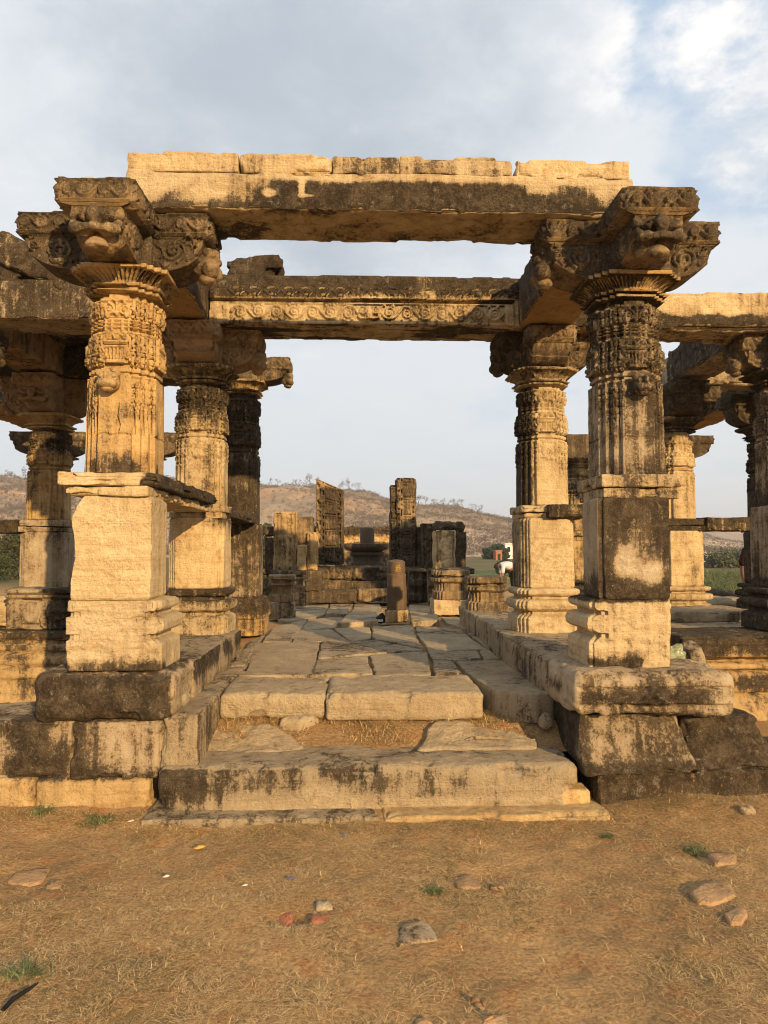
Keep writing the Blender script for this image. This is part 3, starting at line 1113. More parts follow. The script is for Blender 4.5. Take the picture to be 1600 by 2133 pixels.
def splitfront(yf, amp, sd, xs=None, s=(1, 1)):
    """front of a stone split off along a rough plane; xs=(side,x) also splits one flank"""
    def f(P):
        n = amp * (fbm(P * np.array([1, .3, 1]), 4, 4, sd) - .8 * np.abs(fbm(P * np.array([1, .3, 1.4]), 11, 3, sd + 2)))
        P = P.copy()
        lim = yf - n
        P[:, 1] = np.where(P[:, 1] < lim, lim, P[:, 1])
        if xs:
            n2 = amp * fbm(P * np.array([.3, 1, 1]), 4, 4, sd + 5)
            if xs[0] < 0:
                l2 = xs[1] - n2
                P[:, 0] = np.where(P[:, 0] < l2, l2, P[:, 0])
            else:
                l2 = xs[1] + n2
                P[:, 0] = np.where(P[:, 0] > l2, l2, P[:, 0])
        return P
    return f


AX = -1.465
BXR = 1.70
YA = 4.46


# ---- front pair
def st_al_base(P, N):
    return .02 + .55 * sstep(.10, .0, P[:, 2] - .80) * sstep(.0, .5, fbm(P, 5, 2, 3) + .3)


def st_al_bracket(P, N):  # crust thinned on the front underside, painting in light from below
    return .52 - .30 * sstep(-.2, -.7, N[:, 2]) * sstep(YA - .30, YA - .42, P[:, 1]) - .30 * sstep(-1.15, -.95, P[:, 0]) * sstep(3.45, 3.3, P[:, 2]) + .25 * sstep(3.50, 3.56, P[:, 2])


def ped_left_post(P):
    P = splitfront(YA - .255, .011, 31)(P)
    # the upper outer corner has broken off along a slant
    cut = -1.685 + .55 * np.maximum(0, P[:, 2] - 1.70) + .10 * np.maximum(0, 1.30 - P[:, 2]) * 0 + .012 * fbm(P, 8, 3, 4)
    cut = cut + .035 * np.exp(-((P[:, 2] - 1.48) / .10) ** 2)
    P[:, 0] = np.where((P[:, 0] < cut) & (P[:, 1] < YA), cut, P[:, 0])
    return P


LVA = (.80, 1.212, 1.815, 1.962, 3.06, 3.205, 3.565)
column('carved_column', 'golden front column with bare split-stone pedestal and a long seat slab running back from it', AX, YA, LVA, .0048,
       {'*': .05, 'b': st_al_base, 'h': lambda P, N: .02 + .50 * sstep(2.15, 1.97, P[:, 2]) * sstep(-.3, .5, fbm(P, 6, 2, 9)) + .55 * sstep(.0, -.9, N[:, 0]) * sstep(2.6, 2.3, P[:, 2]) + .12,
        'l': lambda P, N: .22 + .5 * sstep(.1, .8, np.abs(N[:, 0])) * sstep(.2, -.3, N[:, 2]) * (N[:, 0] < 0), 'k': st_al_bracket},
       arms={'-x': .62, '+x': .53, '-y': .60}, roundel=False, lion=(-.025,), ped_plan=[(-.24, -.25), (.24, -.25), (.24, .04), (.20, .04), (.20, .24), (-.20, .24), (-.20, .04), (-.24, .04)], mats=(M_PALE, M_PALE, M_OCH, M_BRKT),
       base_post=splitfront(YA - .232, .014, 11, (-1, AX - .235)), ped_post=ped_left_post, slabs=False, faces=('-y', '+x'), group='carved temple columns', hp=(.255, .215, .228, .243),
       hb=(.285, .20, .235, .262), pale={'*': .1, 'b': .5, 'p': .42})


def st_ar_ped(P, N):
    # dark crust with two pale spalled patches low on the front
    d = .74 - .9 * np.exp(-(((P[:, 0] - 1.585) / .075) ** 2 + ((P[:, 2] - 1.42) / .085) ** 2)) - .9 * np.exp(-(((P[:, 0] - 1.75) / .075) ** 2 + ((P[:, 2] - 1.37) / .07) ** 2))
    d = d - .38 * np.exp(-(((P[:, 0] - 1.69) / .055) ** 2 + ((P[:, 2] - 1.62) / .14) ** 2)) - .35 * sstep(-.2, -.8, N[:, 0])
    return d - .35 * sstep(1.47, 1.42, P[:, 0]) * sstep(1.2, 1.5, P[:, 2])


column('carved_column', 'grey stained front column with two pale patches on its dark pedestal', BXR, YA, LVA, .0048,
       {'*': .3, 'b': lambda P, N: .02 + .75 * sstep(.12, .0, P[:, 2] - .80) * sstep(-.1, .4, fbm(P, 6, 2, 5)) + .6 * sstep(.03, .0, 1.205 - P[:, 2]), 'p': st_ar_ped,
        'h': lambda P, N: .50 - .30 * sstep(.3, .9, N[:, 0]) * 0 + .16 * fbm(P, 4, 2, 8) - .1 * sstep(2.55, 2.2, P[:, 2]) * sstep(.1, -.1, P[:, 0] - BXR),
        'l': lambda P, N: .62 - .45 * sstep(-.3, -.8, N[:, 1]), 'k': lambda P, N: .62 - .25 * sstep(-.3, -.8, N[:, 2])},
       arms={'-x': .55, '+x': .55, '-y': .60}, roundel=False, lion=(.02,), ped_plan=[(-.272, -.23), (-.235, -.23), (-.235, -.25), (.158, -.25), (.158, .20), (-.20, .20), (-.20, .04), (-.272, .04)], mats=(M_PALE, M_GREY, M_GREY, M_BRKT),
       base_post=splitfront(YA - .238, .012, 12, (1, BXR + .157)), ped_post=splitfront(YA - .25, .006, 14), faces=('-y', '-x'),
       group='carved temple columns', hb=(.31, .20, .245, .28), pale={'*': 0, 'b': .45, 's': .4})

# ---- second pair
LVB = (.775, 1.175, 1.775, 1.90, 2.965, 3.11, 3.445)
YB = 6.36
column('carved_column', 'second column behind the golden front one, sunlit pale pedestal under a dark capital', -1.41, YB, LVB, .009,
       {'*': .22, 'h': lambda P, N: .24 + .26 * sstep(2.45, 2.8, P[:, 2]), 'l': .3, 'k': .06, 'p': lambda P, N: .02 + .5 * sstep(1.60, 1.78, P[:, 2]) * sstep(.0, .4, fbm(P, 4, 2, 6)),
        'b': lambda P, N: .25 + .4 * sstep(1.0, 1.15, P[:, 2])}, arms={'-x': .5, '+x': .52, '-y': .45}, mats=(M_PALE, M_PALE, M_PALE, M_BRKT),
       faces=('+x',), group='carved temple columns', hp=(.235, .17, .19, .215), hb=(.262, .185, .215, .24), bw=.36)
column('carved_column', 'second column behind the stained front one, pale sunlit shaft with black-streaked inner side', 1.645, YB, LVB, .009,
       {'*': .2, 'h': lambda P, N: .12 + .75 * sstep(1.57, 1.47, P[:, 0]) + .1 * fbm(P, 3, 2, 4), 'p': lambda P, N: -.02 + .45 * sstep(1.50, 1.40, P[:, 0]), 'b': .12,
        'l': .3, 'k': lambda P, N: .42 + .3 * sstep(1.56, 1.26, P[:, 0])}, arms={'-x': .42, '+x': .48, '-y': .42}, mats=(M_PALE, M_PALE, M_PALE, M_BRKT),
       faces=('-x',), group='carved temple columns', hp=(.235, .17, .19, .215), hb=(.262, .185, .215, .24), bw=.36, pale={'*': .1, 'h': .4, 'p': .25})
# ---- third, dark and straight, stands on the floor
column('carved_column', 'third column, nearly black and straight-sided, with a lion bracket poking out over the passage', -1.38, 8.25,
       (.555, .98, 1.79, 1.792, 3.29, 3.44, 3.72), .011, {'*': .7, 'b': lambda P, N: .25 + .5 * sstep(.74, .86, P[:, 2]), 'h': .66, 'l': .3, 'k': .35, 'p': .5},
       arms={'+x': .56, '-x': .5}, mats=(M_OCH, M_GREY, M_GREY, M_BRKT), faces=('+x',), group='carved temple columns', basekind=1, slabs=False,
       hs=(.205, .115, .15, .178))
# ---- the side bays
LVD = (.77, 1.10, 1.72, 1.86, 2.86, 3.02, 3.40)
column('carved_column', 'pale side column beside the right bay, sunlit pedestal, seat slab on its right', 3.66, 8.15, LVD, .012,
       {'*': .15, 'k': .6, 'l': .5, 's': .8, 'h': .12}, arms={'-x': .5, '+x': .5, '-y': .5}, mats=(M_PALE, M_PALE, M_PALE, M_BRKT), group='carved temple columns', slabs=True,
       hp=(.255, .165, .19, .225))
column('carved_column', 'side column cut by the right edge of the photo, black base and streaked grey shaft', 3.85, 6.30, (.80, 1.17, 1.895, 1.90, 2.98, 3.12, 3.43), .009,
       {'*': .55, 'b': .7, 'p': lambda P, N: .35 + .6 * sstep(1.28, 1.18, P[:, 2]), 'h': lambda P, N: .45 + .4 * sstep(2.1, 1.9, P[:, 2]), 'k': .5, 'l': .6},
       arms={'-x': .45, '+x': .5, '-y': .42}, mats=(M_GREY, M_GREY, M_GREY, M_BRKT), group='carved temple columns', slabs=False, faces=('-x',))
column('carved_column', 'half-shaded side column behind the golden front column, left bay, seat slab on its left', -3.52, 8.15, (.77, 1.08, 1.70, 1.84, 2.86, 3.02, 3.42), .012,
       {'*': .2, 'k': .08, 'l': .1, 'h': lambda P, N: .15 + .4 * sstep(2.5, 2.7, P[:, 2])}, arms={'-x': .5, '+x': .5, '-y': .5}, mats=(M_GREY, M_GREY, M_OCH, M_BRKT),
       faces=('-x', '-y'), group='carved temple columns')
column('carved_column', 'side column beyond the left edge, its lion bracket just inside the photo', -3.72, 6.30, (.80, 1.17, 1.775, 1.90, 2.98, 3.12, 3.43), .014,
       {'*': .4, 'k': .55}, arms={'+x': .52, '-y': .42}, group='carved temple columns', faces=('+x',))
for (x, y, lab, am) in ((-3.35, 11.1, 'far column mostly hidden by the golden front column, bracket tip showing past its shaft', {'-x': .5, '+x': .62}),
                        (3.42, 11.1, 'far column peeping out just left of the stained front column', {'-x': .62, '+x': .5}),
                        (-4.72, 11.1, 'far column behind the half-shaded left side column, bracket tip showing on its left', {'-x': .62, '+x': .5}),
                        (4.95, 11.1, 'far column behind the pale right side column, bracket tip showing on its right', {'-x': .5, '+x': .62})):
    column('carved_column', lab, x, y, (.70, 1.05, 1.65, 1.80, 2.80, 2.95, 3.32), .018, {'*': .35, 'k': .5}, arms=am, group='carved temple columns')
column('carved_column', 'dark column behind the right-edge column, only its capital showing', 5.02, 8.55, LVD, .016, {'*': .75}, arms={'-x': .5, '-y': .45, '+x': .4}, group='carved temple columns')


# ================================================================ beams
def st_lintel(P, N):
    x = P[:, 0]
    top = 3.775 + .012 * fbm(P * np.array([1, 0, 0]), 5, 3, 2)
    d = .10 + .34 * sstep(3.76, 3.60, P[:, 2]) * sstep(-1.35, -1.1, x)
    d = d + .62 * sstep(-.72, -.42, x) * sstep(1.60, 1.25, x) * sstep(top, top - .05, P[:, 2])
    d = d + .22 * sstep(3.62, 3.59, P[:, 2])
    for cx, cz, rx, rz_, k in ((-.93, 3.665, .10, .030, .9), (-.55, 3.67, .045, .026, .9), (-.36, 3.70, .022, .07, .8), (-.33, 3.655, .08, .014, .8), (1.12, 3.72, .10, .05, .5), (-1.2, 3.7, .1, .05, .3)):
        d = d - k * np.exp(-(((x - cx) / rx) ** 2 + ((P[:, 2] - cz) / rz_) ** 2) ** 1.5)
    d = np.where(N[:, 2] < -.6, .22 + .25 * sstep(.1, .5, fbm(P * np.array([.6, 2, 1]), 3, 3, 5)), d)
    return d


lt = thing('stone_lintel', 'long broken front lintel spanning the two front columns, dark stain across its middle', 'lintel', (.135, 4.44, 3.565), 'temple beams')
block('beam', (.135, 4.445, 3.685), (3.10, .45, .236), M_PALE, lt, res=.009, r=.012, amp=.006, chip=.02, stain=st_lintel, pale=lambda P, N: .15 + .3 * sstep(-.6, -1., P[:, 0]), fr=3,
      relief={'-z': lambda u, v: .012 * fbm(np.stack([u, v * 2.2, v * 0], 1), 4, 4, 5)})
for (x0, x1, h, y0, s_) in ((-1.41, -1.185, .112, 4.232, .1), (-1.195, -.745, .124, 4.228, .08), (-.735, -.165, .121, 4.229, .12), (-.170, .235, .113, 4.233, .42), (.240, .945, .123, 4.228, .36), (.960, 1.67, .117, 4.229, .10)):
    block('broken_top_block', ((x0 + x1) / 2, (y0 + 4.66) / 2, 3.803 + h / 2 - .004), (x1 - x0, 4.66 - y0, h), M_PALE, lt, res=.009, r=.010, amp=.004, chip=.030, rough=.005, rfaces='-y',
          stain=s_, pale=.35, fr=5, chipf=5)
tag(block('broken_end_stone', (-1.63, 4.50, 3.69), (.36, .42, .24), M_PALE, res=.012, r=.02, amp=.012, chip=.06, rough=.012, rfaces='-y +z', stain=.12, pale=.3),
    'pale broken stone lying on the left front bracket, butting the long lintel', 'stone', 'loose stones')

# carved second lintel
Rf = Rel(2.56, .40)
Rf.rect(0, 2.56, .218, .30, .028)
Rf.rect(0, 2.56, 0, .20, .012)
Rf.rect(0, 2.56, .20, .218, -.014)
V = Rel(2.56, .40)
V.rect(.10, 2.48, .035, .175, -.010)
V.vine(.12, 1.20, .03, .18, 7, .0075, .010)
V.vine(1.40, 2.46, .03, .18, 7, .0075, .010, -1)
for sg in (-1, 1):
    V.spiral(1.30 + sg * .06, .12, .035, 1.3, 1.5, sg, .009, .012)
    V.arc(1.30 + sg * .04, .08, .05, .03, math.pi, 2 * math.pi, .008, .012)
V.dot(1.30, .11, .03, .014)
Rf.a = np.where(V.a != 0, Rf.a + V.a, Rf.a)
V = Rel(2.56, .40)
for k in range(17):
    x = .10 + k * .147
    V.stroke([(x, .29), (x + .073, .225), (x + .147, .29)], .007, .012)
    V.rect(x + .05, x + .095, .232, .262, -.012)
    V.arc(x + .073, .305, .05, .022, 0, math.pi, .009, .018)
    V.dot(x + .073, .275, .016, .010)
Rf.a = Rf.a + V.a


def st_l2(P, N):
    d = .22 + .62 * sstep(3.66, 3.74, P[:, 2]) * sstep(-1.05, -.85, P[:, 0]) * (1 - .8 * np.exp(-((P[:, 0] - .55) / .16) ** 2))
    d += .35 * sstep(3.60, 3.64, P[:, 2]) * sstep(.0, -.3, P[:, 0]) + .35 * sstep(3.46, 3.42, P[:, 2])
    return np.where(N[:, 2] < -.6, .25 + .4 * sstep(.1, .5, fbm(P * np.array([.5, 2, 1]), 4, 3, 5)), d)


tag(block('stone_lintel', (.055, 6.24, 3.655), (2.70, .44, .44), M_PALE, res=.0062, r=.010, amp=.002, chip=.010, stain=st_l2, pale=.12,
          relief={'-y': lambda u, v: 1.35 * Rf.sample(u + 1.28, v + .22), '-z': lambda u, v: .01 * fbm(np.stack([u, v * 2.2, v * 0], 1), 4, 4, 5)}),
    'carved second lintel with scrollwork and zigzag bands, behind the plain front lintel', 'lintel', 'temple beams')
tag(block('loose_stone', (-.925, 6.22, 3.955), (.48, .34, .20), M_GREY, res=.013, r=.05, amp=.02, chip=.08, rough=.01, rfaces='-y +z', stain=.7, fr=6),
    'rough dark stone lying on the left end of the carved lintel', 'stone', 'loose stones')

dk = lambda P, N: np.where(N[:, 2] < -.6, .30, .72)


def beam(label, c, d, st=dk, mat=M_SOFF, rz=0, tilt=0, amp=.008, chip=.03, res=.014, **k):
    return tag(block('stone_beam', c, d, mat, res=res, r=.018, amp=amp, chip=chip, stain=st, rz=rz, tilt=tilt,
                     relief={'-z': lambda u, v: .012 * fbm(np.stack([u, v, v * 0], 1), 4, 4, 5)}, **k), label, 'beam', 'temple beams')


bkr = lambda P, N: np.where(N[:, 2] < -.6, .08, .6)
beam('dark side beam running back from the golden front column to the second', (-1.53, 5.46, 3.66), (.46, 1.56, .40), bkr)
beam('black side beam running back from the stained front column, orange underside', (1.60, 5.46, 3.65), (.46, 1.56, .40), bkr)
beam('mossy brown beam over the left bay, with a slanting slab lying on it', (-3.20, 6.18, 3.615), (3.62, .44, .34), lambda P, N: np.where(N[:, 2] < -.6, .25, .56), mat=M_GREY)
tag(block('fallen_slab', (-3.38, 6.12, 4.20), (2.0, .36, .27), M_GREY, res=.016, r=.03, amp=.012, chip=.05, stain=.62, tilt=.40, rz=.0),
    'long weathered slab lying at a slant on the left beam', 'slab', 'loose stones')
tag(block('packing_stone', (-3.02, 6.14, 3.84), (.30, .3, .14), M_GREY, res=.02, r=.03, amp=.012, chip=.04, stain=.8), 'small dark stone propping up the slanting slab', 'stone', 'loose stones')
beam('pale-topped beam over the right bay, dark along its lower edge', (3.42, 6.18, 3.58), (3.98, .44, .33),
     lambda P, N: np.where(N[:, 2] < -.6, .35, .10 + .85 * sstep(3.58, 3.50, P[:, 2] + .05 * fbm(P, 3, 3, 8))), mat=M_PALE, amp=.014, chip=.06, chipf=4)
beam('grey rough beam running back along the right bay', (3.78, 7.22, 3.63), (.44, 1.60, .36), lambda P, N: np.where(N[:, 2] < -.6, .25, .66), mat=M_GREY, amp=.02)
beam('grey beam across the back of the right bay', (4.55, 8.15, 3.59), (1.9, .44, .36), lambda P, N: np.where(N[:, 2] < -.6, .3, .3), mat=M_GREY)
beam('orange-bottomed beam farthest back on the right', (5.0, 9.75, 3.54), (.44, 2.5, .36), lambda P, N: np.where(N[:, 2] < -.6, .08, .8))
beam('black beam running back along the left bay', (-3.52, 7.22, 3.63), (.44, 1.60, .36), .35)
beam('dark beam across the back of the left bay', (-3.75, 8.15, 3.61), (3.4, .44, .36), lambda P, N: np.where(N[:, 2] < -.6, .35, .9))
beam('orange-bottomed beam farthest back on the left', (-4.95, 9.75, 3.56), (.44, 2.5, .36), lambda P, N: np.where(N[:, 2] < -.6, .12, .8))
tag(block('roof_slab', (-3.35, 7.2, 3.87), (2.9, 2.3, .14), M_GREY, res=.03, r=.03, amp=.01, chip=.05, stain=.5), 'dark roof slab still covering the left bay', 'slab', 'roof slabs')


# seat slabs that run from column to column
def seat(label, c, d, st=.3, pale=.3, **k):
    return tag(block('seat_slab', c, d, M_PALE, res=.011, r=.012, amp=.007, chip=.035, rough=.008, rfaces='-y +x -x', stain=st, pale=pale, **k), label, 'slab', 'stone seat slabs')


dkright = lambda P, N: .05 + .85 * sstep(.3, .8, N[:, 0]) + .9 * sstep(-1.30, -1.22, P[:, 0]) * (P[:, 1] > 4.16)
seat('upper of two long seat slabs under the golden front shaft, dark right edge', (-1.475, 5.10, 1.919), (.57, 1.86, .078), dkright)
seat('lower of two long seat slabs under the golden front shaft', (-1.49, 5.08, 1.847), (.50, 1.80, .056), lambda P, N: .08)
seat('dark seat slab jutting right between the second and third left columns', (-1.40, 7.25, 1.835), (.48, 1.62, .07), .7, 0)
seat('short blackened seat slab against the right side of the second right column', (1.80, 6.26, 1.84), (.36, .44, .12), .6, 0)
seat('seat slab right of the pale side column, seen against the hills', (4.50, 8.10, 1.80), (1.15, .42, .15), .55, 0)
seat('seat slab left of the half-shaded side column, seen against the trees', (-4.55, 8.10, 1.76), (1.6, .42, .14), .75, 0)


# ================================================================ measuring helper: photo point at a known depth -> metres
_cy, _sy = math.cos(rad(-1.94)), math.sin(rad(-1.94))
_cp, _sp = math.cos(rad(3.1)), math.sin(rad(3.1))


def at(px, py, Y):
    x, z = (px - 800) / 1479, -(py - 1066.5) / 1479
    y2, z2 = _cp - z * _sp, _sp + z * _cp
    d = (x * _cy - y2 * _sy, x * _sy + y2 * _cy, z2)
    return d[0] * Y / d[1], 1.5 + d[2] * Y / d[1]


def bx2(px0, px1, py0, py1, Y, dep):
    """box seen in the photo between two columns and two rows of points, front face at Y"""
    x0, z1 = at(px0, py0, Y)
    x1, z0 = at(px1, py1, Y)
    return ((x0 + x1) / 2, Y + dep / 2, (z0 + z1) / 2), (x1 - x0, dep, z1 - z0)


# ================================================================ plinths, ledges and steps of the porch
def plinth(label, c, d, mat=M_GREY, st=.5, res=.011, name='plinth_block', **k):
    k.setdefault('r', .018)
    k.setdefault('amp', .009)
    k.setdefault('chip', .03)
    return tag(block(name, c, d, mat, res=res, stain=st, **k), label, 'stone block', 'plinth blocks')


plinth('black bulging plinth block under the golden front column', (-1.465, 4.44, .658), (.80, .56, .285), st=lambda P, N: .78 - .4 * sstep(.75, .795, P[:, 2]) - .5 * sstep(-1.10, -1.07, P[:, 0]), r=.06, amp=.012)


def slope_left(P):
    P = P.copy()
    t = np.clip((P[:, 0] + .1) / -.5, 0, 1)
    P[:, 2] -= np.where(P[:, 2] > 0, .055 * t, 0)
    P[:, 1] += np.where(P[:, 2] > .05, .06 * t, 0)
    return P


plinth('mottled plinth block with sloping top, left of the grey one under the black block', (-2.075, 4.52, .352), (.83, .62, .33), st=lambda P, N: .26 + .40 * np.exp(-((P[:, 0] + 1.88) / .15) ** 2) + .2 * fbm(P, 3, 3, 5), warp=slope_left, mat=M_GREY)
plinth('grey-mottled plinth block directly below the black bulging block', (-1.395, 4.46, .355), (.52, .54, .325), st=lambda P, N: .50 + .25 * sstep(.30, .20, P[:, 2]) - .25 * np.exp(-((P[:, 0] + 1.30) / .14) ** 2))
plinth('pale footing block at the left edge of the photo', (-2.28, 4.52, .06), (.84, .64, .27), mat=M_OCH, st=.12, pale=.2)
plinth('long pale golden footing block left of the steps', (-1.525, 4.50, .055), (.655, .60, .285), mat=M_OCH, st=lambda P, N: .05 + .4 * sstep(.16, .20, P[:, 2]), pale=.25, r=.035)

MOULD = Rel(.94, .27)
MOULD.rect(0, .94, .165, .180, -.018)
MOULD.rect(0, .94, .0, .062, -.02)
MOULD.rect(0, .94, .062, .075, -.035)
MOULD.rect(0, .94, .18, .27, .006)
MOULD.stroke([(.40, .09), (.46, .17), (.52, .09)], .016, .022)
MOULD.arc(.46, .10, .028, .028, 0, 6.28, .009, .016)
MOULD.stroke([(.34, .085), (.58, .085)], .010, .015)
plinth('moulded pale plinth block with a small carved knot, under the stained front column', (1.695, 4.36, .672), (.94, .60, .262), mat=M_GREY,
       st=lambda P, N: .30 + .40 * np.exp(-((P[:, 2] - .66) / .05) ** 2) * sstep(2.1, 1.9, P[:, 0]) + .15 * sstep(.60, .54, P[:, 2]) - .3 * sstep(1.28, 1.24, P[:, 0]), r=.05, res=.008,
       relief={'-y': lambda u, v: MOULD.sample(u + .47, v + .131)}, pale=.2)


def flare(side, amt):
    def f(P):
        P = P.copy()
        t = np.clip((.5 - (P[:, 2] / .33 + .0)), 0, 1)
        k = amt * t ** 1.6
        m = np.clip(P[:, 0] * side / .3, 0, 1)
        P[:, 0] += side * k * m
        P[:, 1] -= .10 * t ** 2 * (P[:, 1] < 0)
        return P
    return f


plinth('flaring grey plinth block with pale wash, below the moulded one', (1.585, 4.46, .378), (.60, .56, .325), st=lambda P, N: .36 + .5 * sstep(.30, .22, P[:, 2]) + .3 * sstep(1.36, 1.30, P[:, 0]), warp=flare(1, .10), res=.01)
plinth('dark plinth block with sloping shoulder, right of the flaring one', (2.14, 4.50, .372), (.46, .60, .312), st=.68, warp=flare(1, .22), r=.04)
plinth('long blackened footing block at the lower right, half sunk in the dry earth', (2.13, 4.48, .09), (1.52, .72, .28), st=.66, mat=M_SOFF)


def ledge(label, c, d, st, mat=M_FLOOR, **k):
    return tag(block('ledge_stone', c, d, mat, res=.012, r=.015, amp=.008, chip=.035, stain=st, **k), label, 'stone block', 'ledge stones')


ledge('left ledge stone running back from the golden front column, its end face sunlit', (-1.46, 5.53, .672), (.80, 1.78, .24), lambda P, N: .20 + .45 * sstep(.3, .8, N[:, 0]) * sstep(.5, -.2, fbm(P, 4, 2, 3)) * sstep(.6, .75, P[:, 2]) + .1)
ledge('low left curb stone below the ledge, sloping into the dirt by the steps', (-1.035, 5.53, .36), (.21, 2.68, .385), lambda P, N: .28 + .15 * sstep(.3, .8, N[:, 0]))
ledge('long right ledge stone running back from the moulded block, plain inner face', (1.62, 5.56, .672), (.82, 1.84, .244), lambda P, N: .28)
tag(block('step_stone', (.06, 4.395, .105), (2.40, .55, .33), M_FLOOR, res=.009, r=.045, amp=.009, chip=.045, fr=3, stain=lambda P, N: .14 + .20 * sstep(.06, .17, P[:, 2] + .06 * fbm(P * np.array([1, 0, .5]), 3, 3, 8)) * sstep(.9, .5, N[:, 2]) + .22 * fbm(P * np.array([1, 1, 2]), 2.2, 3, 17) + .26 * sstep(-.6, -.95, P[:, 0]) * (N[:, 1] < -.5),
          pale=lambda P, N: .15 + .3 * sstep(.13, .08, P[:, 2])), 'long worn step stone with rounded edge, upper of the two entrance steps', 'step', 'entrance steps')
tag(block('step_stone', (1.10, 4.40, .055), (.46, .55, .13), M_OCH, res=.010, r=.02, amp=.006, chip=.03, stain=lambda P, N: .15 + .4 * sstep(.06, .03, P[:, 2]), pale=.3), 'thin course showing under the right end of the worn step stone', 'step', 'entrance steps')
tag(block('step_stone', (-.54, 4.34, -.018), (1.30, .72, .11), M_FLOOR, res=.011, r=.012, amp=.005, chip=.02, stain=.32), 'grey bottom slab of the steps, left half', 'step', 'entrance steps')
tag(block('step_stone', (.76, 4.335, -.014), (1.26, .73, .115), M_OCH, res=.011, r=.015, amp=.006, chip=.03, stain=.12, pale=.25), 'pale bottom slab of the steps, right half with a broken end', 'step', 'entrance steps')
tag(block('threshold_block', (-.575, 5.09, .470), (.71, .64, .175), M_FLOOR, res=.011, r=.038, amp=.008, chip=.028, rough=.004, rfaces='-y', stain=.14), 'left threshold block, thick and rounded, facing the dirt', 'stone block', 'threshold blocks')
tag(block('threshold_block', (.30, 5.07, .470), (1.05, .68, .185), M_FLOOR, res=.011, r=.038, amp=.008, chip=.028, rough=.005, rfaces='-y', stain=.08, pale=.25), 'long right threshold block, thick and pale-fronted', 'stone block', 'threshold blocks')

